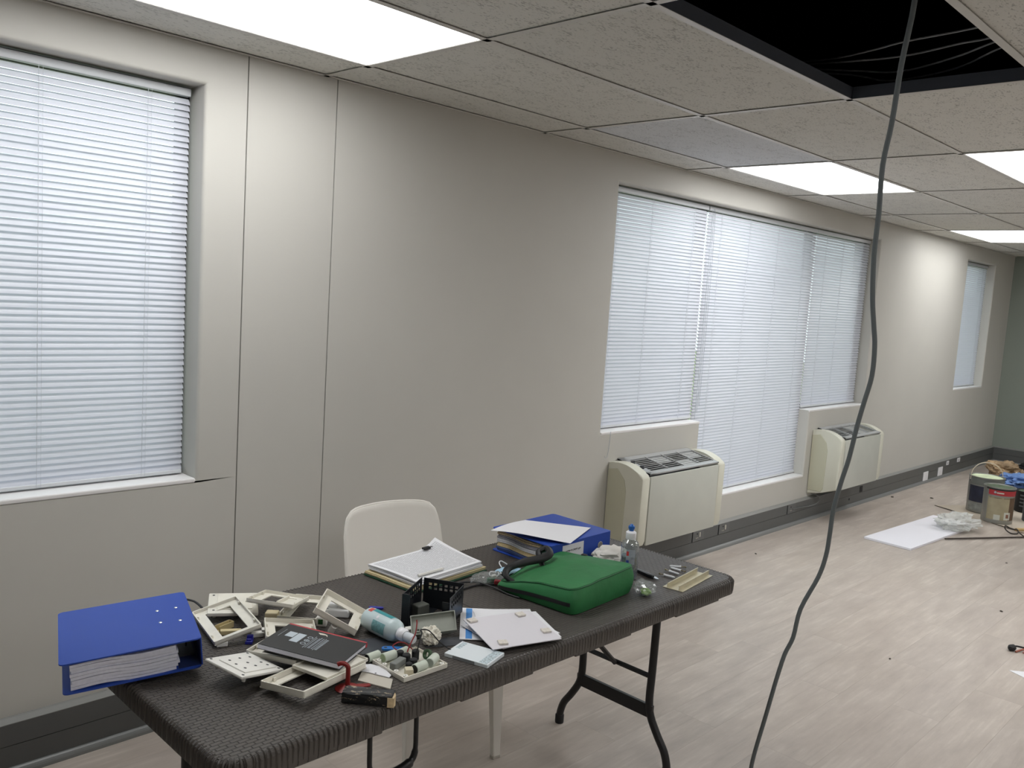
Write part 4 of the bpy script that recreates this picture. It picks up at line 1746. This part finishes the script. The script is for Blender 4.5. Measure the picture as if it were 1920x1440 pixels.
obj('green_opening', bm, mat('opening_green', '#1f4f24', .4), o)
small('pipe_end', 'short white plastic tube standing by the red notebook spine', 'tube', (1.213, -1.085, .7005), (math.radians(35), math.radians(-10), .3), lambda bm: lathe(bm, [(0, .0065), (.0075, .0065), (.0085, .0070), (.0085, .030), (.0070, .031), (.0055, .028), (0, .028)], 16), IV3, True)
small('screw_cap', 'dark blue bottle-opener shaped clip behind the spray bottle', 'plastic clip', (1.405, -1.020, .7005), (0, 0, -.8), lambda bm: prism(bm, rrect(.040, .012, .005, 4), 0, .005, bev=.001), mat('clip_blue', '#2d2f9a', .35), True)
small('clear_sleeve', 'grey plastic sleeve lying under the spray bottle and circuit tray', 'plastic sleeve', (1.262, -1.215, .7004), (0, 0, -.35), lambda bm: box(bm, (0, 0, .0006), (.10, .085, .0012)), mat('sleeve_grey', '#4b4d52', .25))
small('clear_sleeve', 'grey plastic sleeve lying beside the tissue ball', 'plastic sleeve', (1.405, -1.300, .7004), (0, 0, -.50), lambda bm: box(bm, (0, 0, .0006), (.10, .050, .0012)), mat('sleeve_grey', '#4b4d52', .25))
bm = NB()
tube(bm, smooth_path([(1.030, -.785, .7035), (1.038, -.750, .7050), (1.043, -.69, .702), (1.040, -.63, .68), (1.03, -.59, .6), (1.02, -.57, .4)], 6), .003, 6)
tag(obj('loose_cable', bm, INK, smooth=True), 'thin black cord running off the back of the table behind the left file', 'cord')

# ------------------------------------------------------------------ green bag
bag = thing('green_bag', 'green fabric zip bag with black handle lying on the table', 'bag', (1.945, -1.235, .7025), (0, 0, .075))
GREEN = mat('bag_green', '#28713f', .62, var=.12, vscale=14, bump=.5, bscale=45)
BW, BD = .315, .285


def bag_h(u, v):
    """height of the bag: u left to right, v front to back"""
    h00, h10, h11, h01 = .076, .084, .060, .048
    h = h00 * (1 - u) * (1 - v) + h10 * u * (1 - v) + h11 * u * v + h01 * (1 - u) * v
    h += .014 * math.sin(PI * u) * math.sin(PI * v)
    h -= .022 * math.exp(-((u - .05) ** 2 / .05 + (v - .95) ** 2 / .10))
    h += .004 * math.sin(9 * u + 3 * v) * v
    return h


bm = NB()
from mathutils import noise as mnoise
N_ = 22
ring = []


def bag_pt(u, v, w):
    """w 0 bottom .. 1 top"""
    x, y = (u - .5) * 2, (v - .5) * 2
    p = 12
    k = (abs(x) ** p + abs(y) ** p) ** (1 / p)
    mx_ = max(abs(x), abs(y))
    f = mx_ / k if k > 1e-6 else 1
    bul = 1 + .035 * math.sin(PI * w)
    ins = 1 - .03 * (w ** 4) - .02 * (1 - w) ** 6
    # back edge caves in near its middle-left
    y2 = y * f
    cave = .10 * math.exp(-((x + .25) ** 2) / .25) * max(0, y) ** 3 * w
    return Vector((x * f * BW / 2 * bul * ins, (y2 - cave) * BD / 2 * bul * ins, bag_h(u, v) * w + .002 * mnoise.noise(Vector((x * 3, y * 3, w * 4))) * w))


g = [[bm.verts.new(bag_pt(i / N_, j / N_, 1)) for j in range(N_ + 1)] for i in range(N_ + 1)]
for i in range(N_):
    for j in range(N_):
        bm.faces.new((g[i][j], g[i + 1][j], g[i + 1][j + 1], g[i][j + 1]))
per = [(i, 0) for i in range(N_)] + [(N_, j) for j in range(N_)] + [(i, N_) for i in range(N_, 0, -1)] + [(0, j) for j in range(N_, 0, -1)]
prev = [g[i][j] for i, j in per]
for w in (.90, .78, .6, .45, .3, .15, .0):
    cur = [bm.verts.new(bag_pt(i / N_, j / N_, w)) for i, j in per]
    for k in range(len(per)):
        bm.faces.new((prev[k], cur[k], cur[(k + 1) % len(per)], prev[(k + 1) % len(per)]))
    prev = cur
bm.faces.new(prev)
body = obj('bag_body', bm, GREEN, bag, smooth=True)
# piping round the upper seam
bm = NB()
tube(bm, [bag_pt(i / N_, j / N_, .94) * 1.0 + Vector((0, 0, .001)) for i, j in per], .0022, 6, closed=True)
obj('piping', bm, mat('bag_piping', '#175530', .6), body, smooth=True)
bm = NB()
ZP = [(k / N_, 0.0) for k in range(0, N_ + 1)][:N_ - 1]
zp = [bag_pt(0, 1 - k / 20, .40) for k in range(1, 20)]
A_ = []
for p in zp:
    d = Vector((p.x / BW, p.y / BD, 0)).normalized() * .0012
    A_.append((bm.verts.new(p + d + Vector((0, 0, .0055))), bm.verts.new(p + d - Vector((0, 0, .0055)))))
for a, b in zip(A_, A_[1:]):
    bm.faces.new((a[0], b[0], b[1], a[1]))
obj('zip', bm, mat('zip_black', '#131416', .5), body)
bm = NB()
hp = smooth_path([(-.140, .085, .030), (-.151, .112, .048), (-.112, .130, .060), (-.068, .106, .074), (-.030, .076, .084), (.002, .070, .094), (.022, .098, .100), (.002, .112, .090), (-.014, .092, .076), (-.030, .070, .060)], 5)
tube(bm, hp, [.010] * 6 + [.011] * 8 + [.0125] * (len(hp) - 24) + [.011] * 6 + [.009] * 4, 10, flat=.75)
obj('handle', bm, mat('webbing_black', '#101113', .55), bag, smooth=True)
bm = NB()
box(bm, (.152, .045, .055), (.016, .020, .030), bev=.004)
box(bm, (.160, .045, .034), (.012, .014, .022), bev=.003)
obj('buckle', bm, BLACK, bag)

# things round the bag
mk = thing('face_mask', 'crumpled light blue face mask with white ear loops left of the bag', 'face mask', (1.915, -1.020, .7005), (0, 0, .2))


def mask_f(u, v):
    return Vector(((u - .5) * .085, (v - .5) * .050, .006 + .010 * math.sin(PI * v) + .003 * math.sin(20 * v) + .004 * math.sin(6 * u)))


bm = NB()
sheet(bm, 10, 14, mask_f, .0008)
obj('mask_cloth', bm, mat('mask_blue', '#a9cbe0', .8), mk, smooth=True)
bm = NB()
tube(bm, smooth_path([(-.04, .018, .010), (-.056, .028, .012), (-.070, .020, .006), (-.066, .002, .004), (-.050, .002, .008), (-.04, .010, .010)], 5), .0018, 6)
obj('ear_loop', bm, WHITE, mk, smooth=True)
bm = NB()
tube(bm, smooth_path([(.0, .024, .014), (.01, .040, .022), (.03, .046, .022), (.042, .030, .012)], 5), .0018, 6)
obj('ear_loop', bm, WHITE, mk, smooth=True)

FILM = clear_mat('clear_film', '#f6f8f8', .15, .12, .12, '#e8ecec', .22)
pb = thing('plastic_bag', 'clear plastic bag with small red and green items left of the green bag', 'plastic bag', (1.795, -1.050, .7005), (0, 0, -.25))
bm = NB()
crumple(bm, .036, 3, .40, 5, (1.35, .75, .42))
b_ = obj('bag_film', bm, FILM, pb, smooth=False)
b_.location = (0, 0, .018)
bm = NB()
box(bm, (.012, -.004, .012), (.026, .014, .014), Matrix.Rotation(-.5, 4, 'Z'), bev=.003)
obj('green_item', bm, mat('item_green', '#1f5a3a', .5), pb)
bm = NB()
box(bm, (.034, -.016, .012), (.022, .014, .014), Matrix.Rotation(-.6, 4, 'Z'), bev=.003)
obj('red_item', bm, mat('item_red', '#8d2a30', .5), pb)
bm = NB()
box(bm, (.026, .004, .018), (.016, .012, .010), bev=.003)
obj('white_item', bm, IV3, pb)

pb = thing('plastic_bag', 'clear plastic bag with green contents at the bag\'s right end', 'plastic bag', (2.120, -1.395, .7005), (0, 0, .5))
bm = NB()
crumple(bm, .036, 3, .45, 9, (1.0, .95, .50))
b_ = obj('bag_film', bm, FILM, pb)
b_.location = (0, 0, .021)
bm = NB()
crumple(bm, .020, 3, .3, 3, (1.3, .8, .35))
b_ = obj('contents', bm, mat('contents_green', '#7fa052', .6), pb)
b_.location = (-.004, -.006, .010)

bm = NB()
crumple(bm, .062, 4, .25, 11, (1.1, .75, .50))
for v in bm.verts:
    v.co.z = max(v.co.z, -.026)
tag(place(obj('cleaning_cloth', bm, mat('cloth_white', '#dedbd6', .9), smooth=True), (2.272, -1.150, .7275), (0, 0, -.3)), 'bunched white cloth between the green bag and right blue file', 'cloth')

bt = thing('squeeze_bottle', 'clear squeeze bottle with white collar and blue cap', 'bottle', (2.207, -1.270, .7005))
PET = clear_mat('clear_bottle', '#dfe4e6', .35, .05, .10, '#c9d0d6')
bm = NB()
lathe(bm, [(0, .0), (.024, .0), (.0275, .004), (.0285, .012), (.0285, .050), (.0265, .062), (.0285, .075), (.0285, .104), (.025, .116), (.016, .124), (.0135, .127)], 28)
bo_ = obj('bottle_body', bm, PET, bt, smooth=True)
bm = NB()
lathe(bm, [(0, .003), (.0255, .004), (.0262, .014), (.0262, .050), (.0245, .062), (.026, .072), (0, .073)], 24)
obj('liquid', bm, clear_mat('clear_liquid', '#ccd2da', .1, .03, .16, '#9fa8b4'), bt, smooth=True)
bm = NB()
lathe(bm, [(.0155, .126), (.0165, .128), (.0165, .147), (.0135, .150), (.008, .152)], 22)
obj('collar', bm, WHITE, bt, smooth=True)
bm = NB()
lathe(bm, [(.0075, .150), (.0075, .156), (.0105, .160), (.0105, .167), (.006, .170), (.004, .1735), (0, .174)], 18)
obj('cap', bm, mat('cap_blue', '#1d5fae', .35), bt, smooth=True)
lb = wrap(.0287, .050, .098, -2.9, -1.9, 12, .0003)
obj('label', lb, clear_mat('label_clear', '#dfe4ea', .2, .2, .55, '#b9c0c9'), bo_, smooth=True)
obj('red_mark', wrap(.0290, .078, .092, -2.85, -2.6, 4, .0004), mat('mark_red', '#c23b3b', .5), bo_)
obj('blue_mark', wrap(.0290, .050, .064, -2.85, -2.55, 4, .0004), mat('mark_blue', '#2c3f8a', .5), bo_)

kn = thing('utility_knife', 'black folding utility knife right of the clear bottle', 'knife', (2.274, -1.290, .7005), (0, 0, -1.75))
bm = NB()
prism(bm, [(-.040, -.006), (-.030, -.008), (.018, -.010), (.036, -.008), (.040, 0), (.034, .007), (.010, .009), (-.026, .005), (-.038, .004)], 0, .010, bev=.002)
obj('handle', bm, mat('knife_black', '#17181b', .4), kn, smooth=True)
bm = NB()
prism(bm, [(.036, -.006), (.056, -.008), (.064, -.002), (.046, .006), (.036, .006)], .004, .006)
obj('blade', bm, STEEL, kn)

PLUG = mat('wall_plug_white', '#e4e6ea', .45)
BRASS = mat('screw_brass', '#8d8468', .35, metal=.8)


def plug(label, loc, yaw):
    o_ = thing('wall_plug', label, 'wall plug', loc, (0, 0, yaw), group='white wall plugs with screws')
    M = Matrix.Translation((0, 0, .0042)) @ Matrix.Rotation(PI / 2, 4, 'Y')
    bm = NB()
    lathe(bm, [(0, -.020), (.0022, -.0195), (.0034, -.014), (.0034, .014), (.0042, .0145), (.0042, .018), (0, .018)], 10, M)
    obj('plug', bm, PLUG, o_, smooth=True)
    bm = NB()
    lathe(bm, [(0, .018), (.0016, .018), (.0016, .030), (.0034, .033), (.0034, .0345), (0, .0345)], 8, M)
    obj('screw', bm, BRASS, o_, smooth=True)


plug('white wall plug nearest the knife blade', (2.320, -1.350, .7005), 1.75)
plug('white wall plug second from the knife', (2.366, -1.338, .7005), 1.55)
plug('white wall plug third from the knife', (2.402, -1.322, .7005), -1.50)
plug('white wall plug farthest from the knife', (2.425, -1.305, .7005), -.85)

br = thing('metal_bracket', 'cream metal channel offcut at the right end of the table', 'metal channel', (2.3400, -1.4100, .7005), (0, 0, -1.437))
TIN = mat('tin_cream', '#c9c1a6', .36, metal=.25, var=.08, vscale=30)
bm = NB()
box(bm, (0, 0, .0008), (.068, .222, .0016))
pl = obj('base_plate', bm, TIN, br)
for x in (-.020, .020):
    bm = NB()
    box(bm, (x, 0, .008), (.0012, .220, .0145))
    box(bm, (x - .0015 if x > 0 else x + .0015, 0, .0150), (.003, .220, .0012))
    obj('flange', bm, TIN, br)
bm = NB()
lathe(bm, [(.0035, 0), (.0035, .0005), (0, .0005)], 10, Matrix.Translation((.002, -.030, .0016)))
obj('screw_hole', bm, DGREY, pl)

bm = NB()
tube(bm, smooth_path([(1.590, -1.110, .735), (1.64, -1.075, .712), (1.70, -1.052, .704), (1.76, -1.055, .704), (1.83, -1.10, .704), (1.87, -1.13, .704)], 6), .0028, 6)
tag(obj('black_cable', bm, INK, smooth=True), 'black cable arching from the organiser to the green bag', 'cable')
bm = NB()
tube(bm, smooth_path([(1.66, -1.02, .703), (1.71, -1.012, .7075), (1.755, -1.045, .7105), (1.775, -1.10, .7065), (1.775, -1.16, .704), (1.78, -1.20, .704)], 6), .0026, 6)
tag(obj('black_cable', bm, INK, smooth=True), 'black cable curving along the table behind the card pile', 'cable')

# ------------------------------------------------------------------ hanging cable and cables above the ceiling
CABLE = mat('cable_grey', '#5f6668', .5)
cp = [(2.09, -2.015, 2.62), (2.095, -2.010, 2.431), (2.143, -1.998, 2.32), (2.186, -1.966, 2.188), (2.229, -1.941, 2.059), (2.255, -1.919, 1.959), (2.295, -1.906, 1.843), (2.328, -1.892, 1.735), (2.367, -1.885, 1.623),
      (2.395, -1.885, 1.551), (2.417, -1.885, 1.492), (2.44, -1.877, 1.409), (2.45, -1.859, 1.33), (2.459, -1.843, 1.258), (2.473, -1.824, 1.16), (2.479, -1.806, 1.085), (2.489, -1.788, .999), (2.503, -1.779, .922),
      (2.515, -1.769, .848), (2.518, -1.751, .775), (2.509, -1.71, .664), (2.517, -1.692, .565), (2.514, -1.671, .501), (2.518, -1.649, .402), (2.52, -1.642, .367), (2.525, -1.621, .26), (2.53, -1.598, .147), (2.535, -1.587, .079), (2.536, -1.588, .035), (2.528, -1.600, .0120), (2.505, -1.622, .0070), (2.45, -1.68, .0070), (2.40, -1.78, .0070), (2.42, -1.90, .0070)]
bm = NB()
tube(bm, smooth_path(cp, 4), .0066, 10)
tag(obj('hanging_cable', bm, CABLE, smooth=True), 'thick grey cable hanging from the open ceiling down to the floor', 'cable')
PC = mat('cable_pale', '#8d9094', .5)
for k, (lab, pts) in enumerate((
        ('uppermost thin pale cable inside the ceiling opening', [(3.10, -1.20, 2.50), (3.02, -1.40, 2.47), (2.92, -1.58, 2.45), (2.88, -1.70, 2.45), (2.87, -1.95, 2.46), (2.85, -2.3, 2.5)]),
        ('second thin pale cable inside the ceiling opening', [(3.10, -1.20, 2.49), (3.02, -1.41, 2.455), (3.02, -1.63, 2.445), (2.97, -1.83, 2.445), (2.95, -1.97, 2.45), (2.9, -2.3, 2.5)]),
        ('third thin pale cable sagging inside the ceiling opening', [(3.10, -1.20, 2.48), (3.10, -1.44, 2.44), (3.13, -1.59, 2.425), (3.06, -1.79, 2.43), (2.97, -1.95, 2.44), (2.9, -2.3, 2.5)]),
        ('lowest sagging pale cable inside the ceiling opening', [(3.10, -1.20, 2.47), (3.12, -1.43, 2.43), (3.20, -1.54, 2.415), (3.16, -1.76, 2.42), (3.01, -1.95, 2.43), (2.9, -2.3, 2.5)]))):
    bm = NB()
    tube(bm, smooth_path(pts, 6), .0032, 6)
    tag(obj('ceiling_cable', bm, PC, smooth=True), lab, 'cable', 'cables in the ceiling opening')

# ------------------------------------------------------------------ things on the floor
ft = thing('floor_tile_panel', 'white cut ceiling panel lying flat on the floor', 'panel', (6.677, -.716, .0), (0, 0, -.058))
bm = NB()
box(bm, (0, 0, .0085), (1.20, .330, .015), bev=.001)
obj('panel', bm, mat('panel_white', '#e9e8f0', .75, bump=.2, bscale=300), ft)
bm = NB()
crumple(bm, .15, 4, .42, 21, (1.15, .8, .42))
for v in bm.verts:
    v.co.z = max(v.co.z, -.045)
tag(place(obj('plastic_film', bm, clear_mat('milky_film', '#f4f5f4', .05, .35, .45, '#e6e7e4', .10)), (7.00, -.850, .063), (0, 0, -.3)), 'crumpled clear plastic film on the corner of the white floor panel', 'plastic film')
bm = NB()
tube(bm, [(6.60, -.895, .0095), (7.55, -1.44, .0095)], .0062, 8)
tag(obj('floor_rod', bm, mat('rod_dark', '#3a312b', .6), smooth=True), 'long dark rod on the floor beside the white panel', 'rod')
cs = thing('cardboard_sheet', 'large thin cardboard sheet on the floor under the paint tins', 'cardboard', (0, 0, 0))
bm = NB()
prism(bm, [(7.74, -.446), (7.47, -1.02), (7.25, -1.52), (8.25, -1.75), (8.55, -.95)], .0005, .004)
obj('sheet', bm, mat('cardboard_pale', '#c0b5a6', .85, var=.06, vscale=4), cs)
bm = NB()
for a, b in (((7.735, -.452), (7.60, -.735)), ((7.50, -.955), (7.42, -1.13))):
    tube(bm, [(a[0], a[1], .005), ((a[0] + b[0]) / 2 + .004, (a[1] + b[1]) / 2, .0055), (b[0], b[1], .005)], [.003, .0075, .003], 6, flat=.5)
obj('dark_edge', bm, mat('edge_dark', '#4a433c', .8), cs)  # dark strips along the edge of the sheet


def paint_tin(label, loc, r, h, body_m, lid_m, bands, handle=False, yaw=0):
    o_ = thing('paint_tin', label, 'paint tin', loc, (0, 0, yaw), group='paint tins on the floor')
    bm = NB()
    lathe(bm, [(0, 0), (r - .004, 0), (r, .004), (r, h - .008), (r + .004, h - .006), (r + .004, h), (r - .006, h), (r - .010, h - .010), (r - .012, h - .012)], 32)
    b__ = obj('tin_body', bm, body_m, o_, smooth=True)
    bm = NB()
    lathe(bm, [(r - .010, h - .010), (r - .020, h - .004), (r - .035, h - .007), (0, h - .007)], 32)
    obj('lid', bm, lid_m, o_, smooth=True)
    for (z0, z1, a0, a1, m_) in bands:
        obj('label_band', wrap(r, z0, z1, a0, a1, 24, .0008), m_, b__, smooth=True)
    if handle:
        bm = NB()
        tube(bm, smooth_path([(-r - .004, 0, h - .03), (-r * .92, .01, h + .045), (-r * .5, .02, h + .095), (0, .025, h + .108), (r * .5, .02, h + .095), (r * .92, .01, h + .045), (r + .004, 0, h - .03)], 5), .0035, 6)
        obj('bail_handle', bm, mat('bail_cream', '#cbbfae', .5), o_, smooth=True)
    for s_ in (-1, 1):
        bm = NB()
        lathe(bm, [(.012, 0), (.010, .006), (0, .007)], 10, Matrix.Translation((s_ * r, 0, h - .035)) @ Matrix.Rotation(s_ * PI / 2, 4, 'Y'))
        obj('handle_lug', bm, STEEL, o_)
    return o_


TINM = mat('tin_metal', '#9a9b97', .35, metal=.7)
PLID = mat('lid_painted', '#cfdcb9', .5, var=.18, vscale=18)
DLID = mat('lid_dark', '#5b6a55', .4, var=.5, vscale=22)
a0 = -2.75
t1 = paint_tin('paint tin with red band and beige label, nearest of the tins', (7.615, -.955, .0045), .112, .285, TINM, DLID,
               [(.225, .265, -3.6, -1.35, mat('label_band_red', '#a32b33', .45)), (.03, .212, -3.6, -2.15, mat('label_beige', '#a39a80', .5, var=.12, vscale=12)), (.03, .212, -2.15, -1.55, mat('label_brown', '#5d4836', .5, var=.15, vscale=12)),
                (.265, .281, -3.8, -1.0, mat('label_black', '#1c1d1e', .45)), (.200, .209, -3.5, -1.9, mat('label_black', '#1c1d1e', .45)), (.030, .072, -3.1, -2.7, mat('label_pale', '#c7c9c0', .5)), (.035, .095, -2.45, -2.0, mat('label_pale', '#c7c9c0', .5)), (.05, .080, -2.32, -2.12, mat('label_rust', '#7d4b39', .5)),
                (.240, .250, -3.05, -2.6, mat('label_pale', '#c7c9c0', .5))])
t2 = paint_tin('larger paint tin with wire handle and pale painted lid', (7.900, -.780, .0045), .132, .300, TINM, PLID,
               [(.235, .290, -3.15, -.45, mat('label_grey', '#6c706c', .45)), (.09, .225, -3.15, -.45, mat('label_navy', '#262a3f', .45, var=.3, vscale=20)), (.02, .08, -3.15, -.45, mat('label_silver', '#8f928f', .45, var=.3, vscale=30))], True, -.80)
paint_tin('dark paint tin with pale rim at the right edge of the picture', (7.900, -1.170, .0045), .100, .240, mat('tin_slate', '#414a52', .4), mat('lid_white', '#e2e2de', .5),
          [(.02, .08, -3.6, -2.6, mat('label_green', '#3f8a4c', .5)), (.135, .170, -3.6, -2.3, mat('label_band_red', '#a32b33', .45)), (.175, .225, -3.6, -1.8, mat('label_silver', '#8f928f', .45, var=.3, vscale=30))])
paint_tin('black ribbed tin half hidden behind the red banded tin', (8.250, -1.020, .0045), .095, .180, BLACK, DLID,
          [(.05 + k * .03, .062 + k * .03, -3.6, -1.6, mat('rib_grey', '#6b6f72', .5)) for k in range(4)])
paint_tin('green tub with white lid behind the dark tin', (8.700, -1.420, .0), .110, .330, mat('tub_green', '#2f5d43', .5), mat('lid_white', '#e2e2de', .5), [])

small('rubbish_bag', 'crumpled blue plastic bag heaped behind the tins', 'plastic bag', (8.55, -.900, .205), (0, 0, .9), lambda bm: crumple(bm, .17, 4, .34, 31, (.9, 1.25, .38)), mat('bag_blue', '#5f7fb5', .4))
small('rubbish_heap', 'crumpled white packaging under the blue bag', 'packaging', (8.60, -.960, .066), (0, 0, .7), lambda bm: crumple(bm, .15, 4, .30, 37, (1.2, 1.2, .32)), mat('pack_white', '#d5d6da', .6))
small('crumpled_paper', 'crumpled brown and cream paper on the floor by the far corner', 'paper', (9.62, -.480, .112), (0, 0, .5), lambda bm: crumple(bm, .125, 4, .42, 41, (1.0, 1.2, .75)), mat('paper_brown', '#a48d70', .8, var=.45, vscale=7))
small('crumpled_paper', 'cream crumpled paper sheet leaning behind the blue bag', 'paper', (9.28, -.700, .085), (0, 0, -.4), lambda bm: crumple(bm, .13, 4, .42, 43, (1.1, 1.1, .5)), mat('paper_cream', '#d8cfb9', .8))
small('tool_tray', 'black tray by the far wall baseboard', 'tray', (10.70, -.560, .0), (0, 0, 0), lambda bm: (box(bm, (0, 0, .02), (.24, .42, .04), bev=.008), box(bm, (0, 0, .055), (.20, .34, .03), bev=.006)), BLACK)

pr_ = thing('paint_roller', 'paint roller frame with wooden handle lying on the floor', 'paint roller', (7.36, -1.170, .0045), (0, 0, -.55))
bm = NB()
lathe(bm, [(0, 0), (.010, .001), (.014, .02), (.012, .06), (.014, .11), (.010, .13), (0, .131)], 14, Matrix.Translation((-.02, 0, .02)) @ Matrix.Rotation(PI / 2, 4, 'Y'))
obj('wooden_handle', bm, mat('wood_handle', '#b79a66', .5), pr_, smooth=True)
bm = NB()
tube(bm, smooth_path([(-.02, 0, .02), (-.06, .01, .03), (-.11, .005, .05), (-.13, -.02, .03), (-.11, -.05, .008), (-.06, -.06, .006), (-.03, -.04, .02), (-.025, -.01, .03)], 6), .005, 6)
tube(bm, smooth_path([(-.03, -.04, .015), (-.06, -.12, .006), (-.07, -.20, .005), (-.035, -.27, .005)], 6), .005, 6)
obj('wire_frame', bm, mat('wire_dark', '#34302c', .5, metal=.4), pr_, smooth=True)

wb = thing('wire_bundle', 'small bundle of red and black wire ends at the right edge', 'wires', (4.690, -1.850, .0))
for k, (m_, pts) in enumerate(((INK, [(-.03, .03, .006), (-.01, .02, .022), (.03, -.02, .015), (.10, -.06, .006)]), (mat('wire_copper', '#9a5a47', .5), [(-.035, .01, .004), (.0, -.01, .012), (.05, -.035, .012), (.10, -.09, .005)]), (mat('wire_pinkish', '#b98078', .5), [(-.02, -.02, .004), (.02, -.03, .012), (.06, -.06, .010), (.12, -.10, .004)]))):
    bm = NB()
    tube(bm, smooth_path(pts, 6), .005, 6)
    obj('wire', bm, m_, wb, smooth=True)
bm = NB()
crumple(bm, .018, 3, .3, 51, (1.2, 1, .8))
b_ = obj('black_plug', bm, BLACK, wb)
b_.location = (-.025, .03, .016)
bm = NB()
tube(bm, [(-.045, -.035, .006), (-.015, -.030, .010)], .007, 8)
obj('white_sleeve', bm, WHITE, wb, smooth=True)

bm = NB()
prism(bm, [(4.385, -1.880), (4.32, -2.02), (4.20, -2.22), (4.42, -2.32), (4.52, -2.05)], .0006, .0016)
tag(obj('floor_paper', bm, PAPER), 'white paper corner on the floor at the right edge', 'paper')
DEB = mat('debris_dark', '#4b4640', .9)
for k, (lab, x, y, r_) in enumerate((('dark crumb on the floor left of the hanging cable\'s far side', 4.05, -1.47, .010), ('dark crumb on the bare floor right of the middle', 5.25, -1.62, .014), ('small dark chip on the floor near the white panel', 6.35, -1.36, .010),
                                      ('dark crumb by the trunking under the farther heater', 7.72, -.10, .022), ('brown scrap on the floor beside the near heater', 5.05, -.24, .012), ('dark paint flakes on the floor beyond the white panel', 8.02, -.33, .02))):
    bm = NB()
    r_ *= .62
    crumple(bm, r_, 2, .4, 60 + k, (1.2, .8, .4))
    for v in bm.verts:
        v.co.z = max(v.co.z, -r_ * .3)
    tag(place(obj('floor_debris', bm, DEB), (x, y, r_ * .3 + .0005), (0, 0, k)), lab, 'debris', 'crumbs on the floor')
